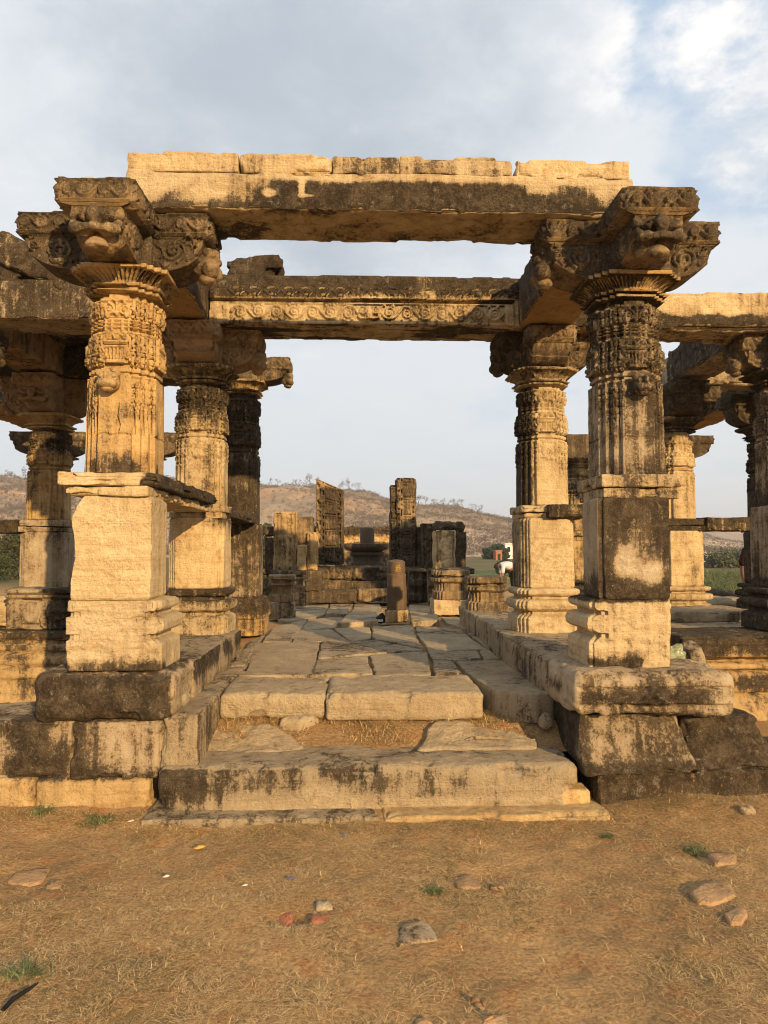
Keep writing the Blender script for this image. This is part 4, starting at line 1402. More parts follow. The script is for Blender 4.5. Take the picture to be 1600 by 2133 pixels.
# ---- paving of the passage
for lab, poly in (
    ('square slab with a white speck, first row behind the left threshold block', [(-1.084, 7.379), (-0.416, 7.445), (-0.345, 5.602), (-0.905, 5.707)]),
    ('low sliver of slab between the left threshold block and the square slab', [(-0.95, 5.67), (-0.379, 5.58), (-0.22, 5.47), (-0.932, 5.45)]),
    ('wide slab in the second row, right of the square slab, half in shadow', [(-0.401, 7.445), (0.159, 7.533), (0.622, 6.752), (0.078, 6.507), (-0.373, 6.299)]),
    ('squarish slab just behind the joint of the two threshold blocks', [(-0.378, 6.257), (0.064, 6.439), (0.111, 5.446), (-0.36, 5.462)]),
    ('slab behind the middle of the right threshold block, dark joint on its left', [(0.082, 6.507), (0.639, 6.702), (0.554, 5.463), (0.114, 5.446)]),
    ('long slab right of the meandering dark joint, crossed by a shadow', [(0.643, 8.173), (1.193, 8.046), (1.233, 6.833), (0.648, 6.802)]),
    ('slab with a diagonal shadow right of the dark joint, behind the small wedge slab', [(0.636, 6.752), (1.113, 6.761), (1.065, 6.208), (0.808, 6.133), (0.626, 6.266)]),
    ('small wedge slab behind the right end of the right threshold block', [(0.625, 6.223), (0.798, 6.113), (0.783, 5.456), (0.561, 5.447)]),
    ('biggest slab, front right corner of the passage, its broken front facing the dirt', [(0.816, 6.092), (1.235, 6.16), (1.30, 4.72), (1.12, 4.64), (0.90, 4.82), (0.855, 5.2), (0.83, 5.40)]),
    ('slab left of centre in the third row, narrow and mostly shaded', [(-0.792, 8.448), (-0.343, 8.59), (-0.105, 7.526), (-0.702, 7.455)]),
    ('small five-sided slab in the third row, pointed at its left', [(-0.333, 8.796), (0.134, 8.908), (0.138, 7.773), (-0.101, 7.526)]),
    ('long slab meeting the dark joint in front of the dark stone post', [(0.148, 8.908), (0.671, 9.0), (0.626, 8.065), (0.614, 6.815), (0.166, 7.579), (0.142, 7.773)]),
    ('slab right of the dark joint, in front of the stub with ribbed flank', [(0.696, 9.021), (1.239, 8.659), (1.215, 8.081), (0.657, 8.247)]),
    ('narrow slab beside the left curb, second from the front', [(-1.019, 7.421), (-1.062, 8.696), (-0.789, 9.693), (-0.695, 9.845), (-0.714, 7.425)]),
    ('slab with rounded corner in front of the left stub', [(-0.691, 9.793), (-0.198, 10.566), (-0.299, 8.923), (-0.749, 8.604)]),
    ('slab along the foot of the left stub', [(-1.008, 11.039), (-0.524, 11.579), (-0.519, 10.577), (-0.703, 9.899), (-0.98, 9.598), (-1.116, 9.704)]),
    ('slab at the foot of the left end of the shrine steps', [(-1.106, 12.381), (-0.549, 12.705), (-0.533, 11.653), (-1.02, 11.173)]),
    ('slab at the foot of the middle of the shrine steps', [(-0.525, 12.617), (-0.107, 12.779), (-0.157, 11.567), (-0.503, 11.652)]),
    ('slab at the foot of the shrine steps behind the dark stone post', [(-0.094, 12.824), (0.35, 12.945), (0.377, 11.333), (0.274, 10.995), (-0.129, 11.211)]),
    ('slab behind the dark stone post on its right', [(0.859, 12.484), (1.37, 12.553), (1.203, 10.768), (0.73, 10.534)]),
    ('dark tilted slab between the dark stone post and the ribbed stub', [(1.157, 10.166), (1.49, 10.042), (1.275, 8.536), (1.129, 9.283)]),
    ('thin strip of slab along the foot of the left ledge', [(-1.065, 5.9), (-0.95, 5.9), (-1.033, 7.406), (-1.072, 8.07), (-1.154, 7.655)]),
    ('slab at the foot of the right ledge, behind the biggest slab', [(1.233, 8.172), (1.497, 8.351), (1.279, 6.989), (1.243, 6.858)]),
    ('small square slab wedged against the right ledge', [(1.129, 6.76), (1.23, 6.807), (1.243, 6.202), (1.061, 6.166)]),
):
    big = 'biggest' in lab
    q = seed()
    f1, f2, f3 = math.sin(q * 12.9) * .010, math.cos(q * 7.7) * .008, math.sin(q * 3.1) * .006
    tag(slab('paving_slab', poly, .38 if big else .44, .557 + f3 + (.004 if big else 0), M_FLOOR, res=.020, r=.011, amp=.004, stain=.16 + .1 * math.sin(q * 5.), shrink=.007, sd=q, dome=.0, pale=.1 + .12 * math.sin(q * 2.3), jag=.012,
             dz=lambda x, y, f1=f1, f2=f2, p=poly: f1 * (x - p[0][0]) + f2 * (y - p[0][1])), lab, 'paving slab', 'paving slabs of the passage')
for lab, poly, h in (('raised slab with dry grass along its front, left of the dark stone post', [(-0.14, 10.299), (0.251, 10.286), (0.227, 9.015), (-0.278, 8.75)], .615),
                     ('small raised slab in the paving near the shrine steps', [(-0.493, 11.028), (-0.155, 11.016), (-0.174, 10.121), (-0.485, 10.25)], .61),
                     ('raised slab against the right foot of the dark stone post', [(0.699, 9.861), (1.093, 10.019), (1.034, 9.171), (0.639, 8.947)], .61)):
    tag(slab('paving_slab', poly, .48, h, M_FLOOR, res=.025, r=.02, amp=.008, stain=.2, shrink=0), lab, 'paving slab', 'paving slabs of the passage')


# dirt under the paving and in the pit behind the steps
def sheet(name, x0, x1, y0, y1, z, res, amp, mat, fn=None):
    nx, ny = int((x1 - x0) / res) + 2, int((y1 - y0) / res) + 2
    X, Y = np.meshgrid(np.linspace(x0, x1, nx), np.linspace(y0, y1, ny), indexing='ij')
    P = np.stack([X.ravel(), Y.ravel(), np.zeros(nx * ny)], 1)
    P[:, 2] = z + amp * fbm(P, 4, 4, 77)
    if fn:
        P[:, 2] += fn(P[:, 0], P[:, 1])
    return kind(mk(name, P, gridq(nx, ny)[:, ::-1], mat), 'structure')


pitz = lambda x, y: .13 * sstep(4.45, 4.85, y) + .05 * sstep(.75, 1.2, x) * sstep(4.5, 4.9, y)
sheet('dirt_floor', -1.25, 1.45, 4.42, 5.40, .255, .025, .012, M_GROUND, pitz)
sheet('temple_floor', -2.2, 2.6, 5.36, 13.6, .515, .05, .012, M_GROUND)
for lab, poly, z0, z1, m in (
    ('flat sunken stone behind the steps on the left, half covered with dirt', [(-1.035, 4.627), (-1.085, 4.992), (-0.849, 5.147), (-0.615, 5.181), (-0.426, 4.97), (-0.326, 4.718), (-0.362, 4.582), (-0.742, 4.508)], .2, .268, M_FLOOR),
    ('cracked flat stone behind the steps on the right', [(0.347, 4.488), (0.434, 4.966), (0.526, 5.216), (0.728, 5.165), (1.017, 4.881), (1.149, 4.75), (1.098, 4.54)], .2, .283, M_FLOOR),
    ('small flat stone against the left threshold block', [(-0.534, 5.10), (-0.499, 5.22), (-0.326, 5.25), (-0.25, 5.24), (-0.375, 5.05)], .22, .30, M_FLOOR)):
    tag(slab('flat_stone', [(px_, 4.42 + (py_ - 4.49) * .46) for px_, py_ in poly], z0, z1, m, res=.014, r=.015, amp=.01, stain=.05, jag=.015, dz=lambda x, y: .11 * sstep(4.42, 4.80, y)), lab, 'stone', 'stones in the dirt')

# ================================================================ side platforms
prof_l = [(.0, .07), (.20, .05), (.205, .05), (.38, .03), (.392, .065), (.47, .06), (.475, .0), (.492, .0), (.495, .05), (.59, .045), (.595, -.02), (.62, -.02), (.63, .035), (.68, .03), (.685, -.02), (.712, -.02), (.718, .03), (.79, .03)]
prof_r = [(.0, .10), (.12, .10), (.30, .03), (.33, .0), (.34, .035), (.49, .03), (.50, -.02), (.515, -.02), (.52, .03), (.57, .03), (.575, -.03), (.60, -.03), (.605, .0), (.62, .0), (.625, .05), (.71, .05), (.713, .04), (.716, .055), (.80, .055)]


def mw(prof, zc):
    zz = np.array([p[0] for p in prof])
    oo = np.array([p[1] for p in prof])
    return lambda u, v: np.interp(v + zc, zz, oo) + .010 * fbm(np.stack([u, u * 0, v], 1), 5, 3, 41)


st_wall = lambda P, N: (.22 + .25 * fbm(P * np.array([.6, 1, 6]), 3, 3, 71) + .28 * sstep(.45, .7, P[:, 2]))
tag(block('moulded_platform', (-4.0, 7.10, .36), (3.9, 1.45, .86), M_OCH, res=.02, r=.012, amp=.006, chip=.02, stain=st_wall, pale=.2, relief={'-y': mw(prof_l, .36)}),
    'moulded stone platform with banded front under the left bay', 'platform', 'temple platforms')
tag(block('moulded_platform', (4.45, 6.15, .36), (3.66, .72, .87), M_OCH, res=.014, r=.012, amp=.006, chip=.03, stain=lambda P, N: .26 + .42 * sstep(.60, .66, P[:, 2]) + .35 * np.exp(-((P[:, 2] - .42) / .06) ** 2), pale=.2,
          relief={'-y': lambda u, v: 1.7 * mw(prof_r, .36)(u, v) - .06}), 'moulded stone platform with banded front under the right bay', 'platform', 'temple platforms')
tag(block('platform_block', (2.93, 7.85, .35), (3.3, 2.7, .86), M_FLOOR, res=.03, r=.02, amp=.01, stain=.25), 'flat stone platform behind the right bay front, carrying the pale side column', 'platform', 'temple platforms')
tag(block('platform_block', (5.4, 7.75, .34), (1.6, 2.4, .86), M_FLOOR, res=.03, r=.02, amp=.01, stain=.3), 'outer platform stone behind the right-edge column', 'platform', 'temple platforms')
tag(block('platform_block', (-3.0, 8.6, .34), (3.3, 1.5, .85), M_FLOOR, res=.03, r=.02, amp=.01, stain=.3), 'flat stone platform behind the left bay front', 'platform', 'temple platforms')
tag(block('platform_block', (-1.62, 6.75, .665), (.82, .60, .245), M_FLOOR, res=.02, r=.02, amp=.008, stain=.3), 'platform stone under the second left column', 'platform', 'temple platforms')
tag(block('platform_block', (3.35, 7.55, .83), (1.5, .9, .11), M_FLOOR, res=.02, r=.02, amp=.008, chip=.04, stain=.2), 'raised paving stone at the foot of the pale side column', 'platform', 'temple platforms')
for (x, y) in ((-3.35, 11.1), (3.42, 11.1), (-4.72, 11.1), (4.95, 11.1)):
    tag(block('footing_stone', (x, y, .35), (.9, .9, .71), M_FLOOR, res=.05, r=.03, amp=.01, stain=.3), 'rough footing stone under a far column at the back', 'stone block', 'far column footings')
# carved parapet on the left platform
PR = Rel(1.3, .37)
rs_ = np.random.default_rng(4)
PR.rect(0, 1.3, .0, .37, .0)
PR.rect(.14, .30, .03, .27, -.035)
PR.rect(.64, .80, .03, .27, -.035)
PR.dot(.22, .15, .07, .02, .09)
PR.curls(.33, .62, .03, .27, 26, .035, .011, .024, rs_)
PR.dot(.475, .19, .06, .03)
PR.stroke([(.41, .17), (.54, .17)], .014, .034)
PR.curls(.82, 1.28, .03, .27, 26, .035, .011, .024, rs_)
PR.rect(0, 1.3, .285, .315, .03)
PR.rect(0, 1.3, .315, .330, -.02)
PR.rect(0, 1.3, .330, .37, .045)
tag(block('carved_parapet', (-2.50, 6.60, .978), (1.30, .24, .37), M_GREY, res=.010, r=.012, amp=.006, chip=.02, stain=lambda P, N: .42 + .5 * np.sin(P[:, 0] * 9) * .4, relief={'-y': lambda u, v: 1.5 * PR.sample(u + .65, v + .185)}),
    'blackened carved parapet panel behind the golden front column', 'panel', 'parapet stones')
tag(block('parapet_stone', (-3.75, 6.9, .93), (1.1, .3, .28), M_PALE, res=.015, r=.03, amp=.014, chip=.06, rough=.012, rfaces='-y', stain=.1, pale=.4), 'pale broken parapet stone at the left edge of the photo', 'stone block', 'parapet stones')
tag(lump('rubble_stone', (2.47, 5.3, .69), [(0, 0, 0, .09, .18, .11), (.02, 0, .04, .07, .13, .08)], M_FLOOR, sub=5, amp=.02, fr=9, stain=.3), 'rounded stone wedged between the stained front column and the right platform', 'stone', 'loose stones')
tag(lump('rubble_stone', (2.50, 5.35, .52), [(0, 0, 0, .13, .25, .13)], M_FLOOR, sub=5, amp=.02, fr=9, stain=.15), 'lower stone in the gap left of the right platform', 'stone', 'loose stones')
tag(lump('rubble_stone', (1.20, 4.62, .40), [(0, 0, 0, .045, .04, .05)], M_FLOOR, sub=4, amp=.01, fr=20, stain=.15), 'small loose stone under the front end of the right ledge', 'stone', 'loose stones')
for px, py, Y, rx, rz_, lab in ((1500, 1258, 9.6, .42, .10, 'flat pale stone on the ground past the pale side column'), (1500, 1245, 10.2, .5, .11, 'dark low rubble stone beyond the flat pale one')):
    x, z = at(px, py, Y)
    tag(lump('rubble_stone', (x, Y, z), [(0, 0, 0, rx, .3, rz_)], M_FLOOR if Y < 10 else M_GREY, sub=4, amp=.03, fr=5, stain=.05 if Y < 10 else .6), lab, 'stone', 'loose stones')

# ================================================================ ruined stubs and the shrine
stub_f = [(0, .0), (.42, .0), (.43, -.035), (.44, -.035), (.45, -.02), (.62, -.02), (.66, .03), (.74, .035), (.78, -.02), (.82, -.04), (.83, .03), (.97, .03), (1., .02)]


def stub(label, px0, px1, py0, py1, Y, st, mats=(M_PALE, M_BRKT), split=.34, res=.016, depth=None):
    x0, z1 = at(px0, py0, Y)
    x1, z0 = at(px1, py1, Y)
    wd = (x1 - x0) / 2
    c = ((x0 + x1) / 2, Y + wd, 0)
    t = thing('ruined_stub', label, 'column stub', (c[0], c[1], z0), 'ruined column stubs')
    zs = z0 + (z1 - z0) * split
    h = wd * .96
    block('base_block', (c[0], c[1], (z0 + zs) / 2), (2 * h, 2 * h, zs - z0 - .004), mats[0], t, res=res, r=.015, amp=.012, chip=.05, stain=.1 if mats[0] is M_PALE else .35, pale=.3)
    H = z1 - zs
    f = [(0, -.0), (.28, .0), (.30, -.03), (.36, -.035), (.56, -.035), (.58, -.015), (.62, .02), (.72, .02), (.75, -.03), (.80, -.045), (.82, .015), (.96, .015), (1, .005)]
    loft('moulded_course', c, steps_plan(h * .93, h * .55, h * .70, h * .82), [(zs + a * H, o) for a, o in f], mats[1], t, res, .008, stain=st, chip=.015)
    return t


stub('ribbed stub of a ruined column on a pale block, right of the passage', 974, 1068, 1202, 1314, 8.40, .36)
stub('low grey stub of a ruined column, left of the passage', 556, 612, 1198, 1290, 9.9, .2, mats=(M_GREY, M_BRKT), split=.38)
stub('moulded stub left of the shrine steps, behind the low grey stub', 600, 636, 1190, 1264, 11.6, .3, mats=(M_OCH, M_BRKT), split=.40)
stub('wide moulded stub on a pale block, right of the dark stone post', 902, 985, 1188, 1282, 10.5, lambda P, N: .30, split=.34)


def ruin(name, label, px0, px1, py0, py1, Y, dep, mat=M_BRKT, st=.45, relief=None, cat='ruined wall', group='shrine ruins', res=.018, **k):  # most ruins get extra stain, standing in for the shade over the shrine
    c, d = bx2(px0, px1, py0, py1, Y, dep)
    k.setdefault('r', .02)
    k.setdefault('amp', .012)
    k.setdefault('chip', .05)
    return tag(block(name, c, d, mat, res=res, stain=st, relief=relief(d) if relief else None, **k), label, cat, group)


def jamb_relief(d, sd, h=.03):
    W, H = d[0], d[2]
    R = Rel(W, H, .006)
    rs = np.random.default_rng(sd)
    R.rect(0, W, 0, H, -.045)
    for x in (0, .20, .32, .78, .98):
        R.rect(W * x - .010, W * x + .012, 0, H, .018)
    n = 5
    for k in range(n):
        y0 = H * (.04 + .19 * k)
        for xx in (.42, .55, .68):
            x = W * xx
            R.dot(x, y0 + H * .13, .022, h)
            R.dot(x, y0 + H * .085, .024, h, .05)
            R.stroke([(x - .012, y0 + H * .06), (x - .016, y0)], .012, h)
            R.stroke([(x + .012, y0 + H * .06), (x + .02, y0)], .012, h)
            R.stroke([(x - .02, y0 + H * .10), (x - .035, y0 + H * .06)], .009, h)
        R.rect(W * .33, W * .77, y0 + H * .155, y0 + H * .172, h)
    R.curls(W * .02, W * .19, 0, H, 60, .03, .010, h, rs)
    R.curls(W * .22, W * .31, 0, H, 45, .022, .010, h, rs)
    R.curls(W * .80, W * .97, 0, H, 60, .03, .010, h, rs)
    return {'-y': lambda u, v: R.sample(u + W / 2, v + H / 2), '+x': lambda u, v: .02 * np.sign(np.sin(u * 60)) * (np.abs(u) < .2)}


def slant(P):
    P = P.copy()
    top = P[:, 2] > .55
    P[:, 2] -= np.where(P[:, 2] > 0, (P[:, 0] + .24).clip(0) * .42 * (P[:, 2] / .8), 0)
    return P


ruin('carved_doorjamb', 'tall carved doorjamb with slanting broken top, left of the shrine', 659, 713, 997, 1176, 13.2, .55, M_BRKT, lambda P, N: .58 - .8 * sstep(2.60, 2.75, P[:, 2]) - .3 * sstep(-.70, -.8, P[:, 0]), lambda d: jamb_relief(d, 3), 'doorjamb', 'carved doorjambs', .011, warp=slant, amp=.008)  # heavy stain paints its shade, cut near the top for the sunlit tip
ruin('carved_doorjamb', 'tall carved doorjamb with square top, right of the shrine', 826, 866, 995, 1186, 13.2, .55, M_BRKT, lambda P, N: .46 + .3 * sstep(2.0, 1.8, P[:, 2]), lambda d: jamb_relief(d, 5), 'doorjamb', 'carved doorjambs', .011, amp=.008)
ruin('carved_strip', 'narrow carved strip standing against the left side of the square-topped doorjamb', 813, 827, 1010, 1186, 13.26, .40, M_BRKT, .55, lambda d: jamb_relief((d[0] * 3.5, d[1], d[2]), 6), 'doorjamb', 'carved doorjambs', .011, amp=.008)
ruin('carved_frieze', 'carved frieze course across the front of the shrine', 632, 905, 1181, 1209, 13.0, .7, M_BRKT, .50, lambda d: {'-y': (lambda R: (R.curls(.1, d[0] - .1, .02, d[2] - .02, 110, .05, .012, .05, np.random.default_rng(8)), (lambda u, v: R.sample(u + d[0] / 2, v + d[2] / 2)))[1])(Rel(d[0], d[2], .006))}, 'frieze')
ruin('recessed_course', 'plain recessed course under the carved frieze', 640, 900, 1210, 1229, 12.9, .8, M_BRKT, .50, cat='stone course')
ruin('shrine_step', 'dark left part of the upper shrine step', 632, 742, 1229, 1256, 12.55, 1.0, M_BRKT, .55, cat='step', group='shrine steps')
ruin('shrine_step', 'browner right part of the shrine step, behind the dark stone post', 743, 880, 1226, 1254, 12.62, 1.0, M_BRKT, .35, cat='step', group='shrine steps')


def flutes(d):
    W, H = d[0], d[2]
    R = Rel(W, H, .008)
    for x0, x1, h in ((0, .10, .0), (.10, .18, -.05), (.18, .26, .0), (.26, .30, -.05), (.70, .76, -.05), (.76, .86, .0), (.86, .92, -.05)):
        R.rect(W * x0, W * x1, 0, H, h)
    R.spiral(W * .5, H * .9, W * .14, 1.6, 0, 1, .012, .02)
    R.curls(W * .34, W * .66, .05, H * .8, 30, .04, .012, .016, np.random.default_rng(12))
    return {'-y': lambda u, v: R.sample(u + W / 2, v + H / 2)}


ruin('fluted_pilaster', 'sunlit fluted pilaster with a carved roundel, far left of the shrine', 570, 618, 1067, 1192, 12.4, .5, M_OCH, .24, flutes, 'pilaster', 'shrine pilasters')
ruin('pilaster_block', 'shorter block behind the right side of the sunlit fluted pilaster', 617, 651, 1076, 1192, 12.9, .5, M_BRKT, .35, None, 'pilaster', 'shrine pilasters')
ruin('pilaster_block', 'small carved post between fluted pilaster and left doorjamb', 618, 636, 1135, 1192, 12.3, .3, M_OCH, .12, None, 'pilaster', 'shrine pilasters')
ruin('pilaster_block', 'orange-lit upright stone touching the left doorjamb', 640, 662, 1108, 1190, 12.8, .5, M_OCH, .2, None, 'pilaster', 'shrine pilasters')
ruin('wall_block', 'dark wall stone behind the far left of the shrine', 552, 574, 1120, 1200, 12.6, .5, M_BRKT, .6)
ruin('moulded_course', 'dark moulded course under the fluted pilaster', 562, 640, 1188, 1212, 12.2, .7, M_BRKT, .6, cat='stone course')
ruin('wall_block', 'jagged dark stone sticking out left of the fluted pilaster', 550, 572, 1096, 1116, 12.7, .35, M_BRKT, .6)
ruin('wall_block', 'moulded wall foot left of the carved frieze', 636, 668, 1190, 1232, 12.5, .7, M_BRKT, .50)
ruin('wall_pilaster', 'dark recessed pilaster right of the square-topped doorjamb', 866, 882, 1098, 1190, 13.3, .5, M_BRKT, .50, None, 'pilaster', 'shrine pilasters')
ruin('wall_pilaster', 'carved dark pilaster with a small broken crest', 880, 908, 1090, 1195, 12.9, .5, M_BRKT, .55, flutes, 'pilaster', 'shrine pilasters')
ruin('fluted_pilaster', 'pale-faced pilaster with ribbed left edge, right of the shrine', 906, 950, 1105, 1190, 12.2, .5, M_PALE, .12, flutes, 'pilaster', 'shrine pilasters')
ruin('fluted_pilaster', 'darker pilaster half joined to the pale-faced one', 946, 972, 1108, 1190, 12.4, .5, M_BRKT, .55, None, 'pilaster', 'shrine pilasters')
ruin('fallen_capstone', 'rounded dark capstone lying on the pale-faced pilaster', 905, 970, 1086, 1112, 12.35, .7, M_BRKT, .6, None, 'stone', 'shrine ruins', r=.12, amp=.04)
ruin('moulded_course', 'layered moulded foot between the post and the wide stub', 852, 892, 1186, 1256, 12.4, .6, M_BRKT, .50, lambda d: {'-y': lambda u, v: .04 * np.sign(np.sin(v * 26)) + .03 * np.sign(np.sin(u * 40))}, cat='stone course')
ruin('moulded_course', 'layered moulded foot under the pale-faced pilaster', 892, 925, 1186, 1258, 12.0, .6, M_BRKT, .50, lambda d: {'-y': lambda u, v: .05 * np.sign(np.sin(v * 24)) + .02 * np.sign(np.sin(u * 40))}, cat='stone course')
ruin('moulded_course', 'flat coping course over the wide stub, below the pale-faced pilaster', 925, 990, 1184, 1196, 11.6, .7, M_BRKT, .50, cat='stone course')
ruin('low_wall', 'rough sunlit low wall behind the shrine pedestal', 700, 822, 1099, 1132, 17.5, .6, M_OCH, lambda P, N: .15 + .5 * sstep(1.8, 1.95, P[:, 2]), amp=.05)
ruin('low_wall', 'darker lower part of the wall behind the shrine pedestal', 700, 822, 1132, 1190, 17.2, .6, M_BRKT, .50, amp=.05)
# linga on its pedestal
t = thing('stone_linga', 'dark rounded stone linga on a layered pedestal inside the ruined shrine', 'shrine stone', (*[at(765, 1175, 15.2)[0]], 15.2, at(765, 1175, 15.2)[1]))
x0, z0 = at(765, 1176, 15.2)


def lathe(name, c, prof, mat, parent=None, n=48, stain=.3, amp=.003, sq=0., org=None):
    prof = resample(prof, .02)
    a = np.arange(n) / n * 2 * math.pi
    k = 1.0
    if sq:
        k = 1 / (np.abs(np.cos(a)) ** sq + np.abs(np.sin(a)) ** sq) ** (1 / sq)
    V = np.stack([np.outer(prof[:, 0], np.cos(a) * k), np.outer(prof[:, 0], np.sin(a) * k), np.repeat(prof[:, 1][:, None], n, 1)], 2).reshape(-1, 3) + np.array(c)
    V[:, :2] += amp * fbm(V, 8, 3, 3)[:, None]
    q = gridq(len(prof), n, True)
    return mk(name, V, q, mat, parent, ngons=[list(range((len(prof) - 1) * n, len(prof) * n))], attrs={'stain': np.full(len(V), stain), 'pale': np.zeros(len(V))})


u = 15.2 / 1479
lathe('pedestal', (x0, 15.2, z0), [(36 * u, 0), (36 * u, 4 * u), (31 * u, 6 * u), (31 * u, 16 * u), (36 * u, 20 * u), (36 * u, 25 * u), (32 * u, 27 * u)], M_RED, t, sq=8)
lathe('yoni_slab', (x0 - .02, 15.2, z0 + 27 * u), [(30 * u, 0), (42 * u, 4 * u), (46 * u, 9 * u), (46 * u, 16 * u), (5 * u, 17 * u)], M_RED, t, sq=6)
lathe('linga_shaft', (x0, 15.2, z0 + 44 * u), [(15 * u, 0), (15 * u, 28 * u), (14.5 * u, 32 * u), (10 * u, 34 * u), (1 * u, 35 * u)], M_RED, t)
# dark stone post in the passage
t = thing('stone_post', 'dark red stone post with a yellow painted sign, standing in the paved passage', 'stone post', (.49, 9.42, .55))
block('foot_block', (.485, 9.44, .635), (.30, .28, .17), M_OCH, t, res=.012, r=.02, amp=.008, chip=.03, stain=.2)
pp = [(x * .127, y * .127) for x, y in ((.66, -1), (1, -.66), (1, .66), (.66, 1), (-.66, 1), (-1, .66), (-1, -.66), (-.66, -1))]
loft('post_shaft', (.487, 9.45, 0), pp, [(.715, .0), (.73, .002), (1.18, -.002), (1.19, -.012), (1.24, -.008), (1.345, -.012), (1.362, -.025), (1.374, -.055), (1.380, -.10)], M_RED, t, .012, .003, rnd=(lambda z: float(sstep(1.0, 1.2, z)), .127), stain=.12)
sx_, sz_ = .500, 1.275
V, Q = [], []


def ribbon(pts, w_, y):
    pts = np.array(pts, float)
    T = np.gradient(pts, axis=0)
    T /= np.linalg.norm(T, axis=1, keepdims=True) + 1e-9
    Nn = np.stack([-T[:, 1], T[:, 0]], 1) * w_ / 2
    b = len(V)
    for p, n_ in zip(pts, Nn):
        for s_ in (-1, 1):
            q = p + s_ * n_
            xx = q[0] - .487
            V.append((q[0], 9.45 - math.sqrt(max(0, -0.0 + .1245 ** 2 - xx * xx)) - y, q[1]))
    for k in range(len(pts) - 1):
        Q.append((b + 2 * k, b + 2 * k + 1, b + 2 * k + 3, b + 2 * k + 2))


A_ = np.linspace(0, 1, 16)
ribbon([(sx_ - .030 + .018 * math.sin(math.pi * t_), sz_ + .025 - .026 * t_) for t_ in A_], .009, .004)
ribbon([(sx_ - .034 + .026 * math.sin(math.pi * t_), sz_ - .002 - .034 * t_) for t_ in A_], .009, .004)
ribbon([(sx_ - .012 + .02 * t_, sz_ + .0 + .010 * math.sin(math.pi * t_)) for t_ in A_], .008, .004)
ribbon([(sx_ + .008 + .022 * math.sin(math.pi * t_), sz_ + .012 - .034 * t_) for t_ in A_], .009, .004)
ribbon([(sx_ - .006 + .030 * t_, sz_ + .036 - .012 * math.sin(math.pi * t_)) for t_ in A_], .007, .004)
ribbon([(sx_ + .007 + .006 * t_, sz_ + .044) for t_ in A_], .008, .004)
ribbon([(sx_ - .04 + .08 * t_, sz_ - .045) for t_ in A_], .008, .004)
mk('painted_sign', V, Q, M_YEL, t, smooth=False)
tag(lump('litter_heap', (.27, 9.40, .59), [(0, 0, 0, .07, .07, .05), (.03, .02, .03, .05, .05, .05)], M_CLOTHB, sub=4, amp=.012, fr=25), 'small dark heap of rubbish beside the foot of the stone post', 'litter', 'litter')
tag(slab('litter_scrap', [(.22, 9.30), (.31, 9.32), (.30, 9.37), (.23, 9.36)], .57, .60, M_PAPER, res=.01, r=.008, amp=.006), 'white scrap lying by the foot of the dark stone post', 'litter', 'litter')


# ================================================================ ground
def gz(x, y):
    P = np.stack([x, y, np.zeros_like(x)], 1)
    near = np.exp(-(np.maximum(0, np.hypot(x, y) - 6) / 6) ** 2)
    z = near * (.016 * fbm(P, 1.3, 4, 60) + .011 * fbm(P, 8, 3, 61))
    z = z + .12 * sstep(4.6, 6.2, y) * sstep(1.7, 2.3, np.abs(x)) * sstep(40, 14, y)
    z = z + .055 * sstep(1.2, 1.9, x) * sstep(3.5, 4.1, y) * sstep(8, 5, y) + .02 * sstep(-1.2, -1.8, x) * sstep(3.7, 4.2, y) * sstep(8, 5, y)
    z = z + .03 * sstep(3.85, 4.15, y) * sstep(4.8, 4.3, y) * sstep(3.2, 2.6, np.abs(x))
    z = z - .05 * np.exp(-(((x + .26) / .10) ** 2 + ((y - 3.0) / .06) ** 2))
    return z


def lines(lo, hi, step, far, g=1.16):
    a = list(np.arange(lo, hi + step / 2, step))
    s = step
    v = hi
    while v < far:
        s *= g
        v += s
        a.append(v)
    s = step
    v = lo
    while v > -far:
        s *= g
        v -= s
        a.insert(0, v)
    return np.array(a)


xs = lines(-2.6, 3.2, .025, 3000)
ys = lines(1.4, 4.6, .02, 3000)
X, Y = np.meshgrid(xs, ys, indexing='ij')
P = np.stack([X.ravel(), Y.ravel(), np.zeros(X.size)], 1)
P[:, 2] = gz(P[:, 0], P[:, 1])
kind(mk('ground', P, gridq(len(xs), len(ys))[:, ::-1], M_GROUND, org=(0, 0, 0)), 'structure')

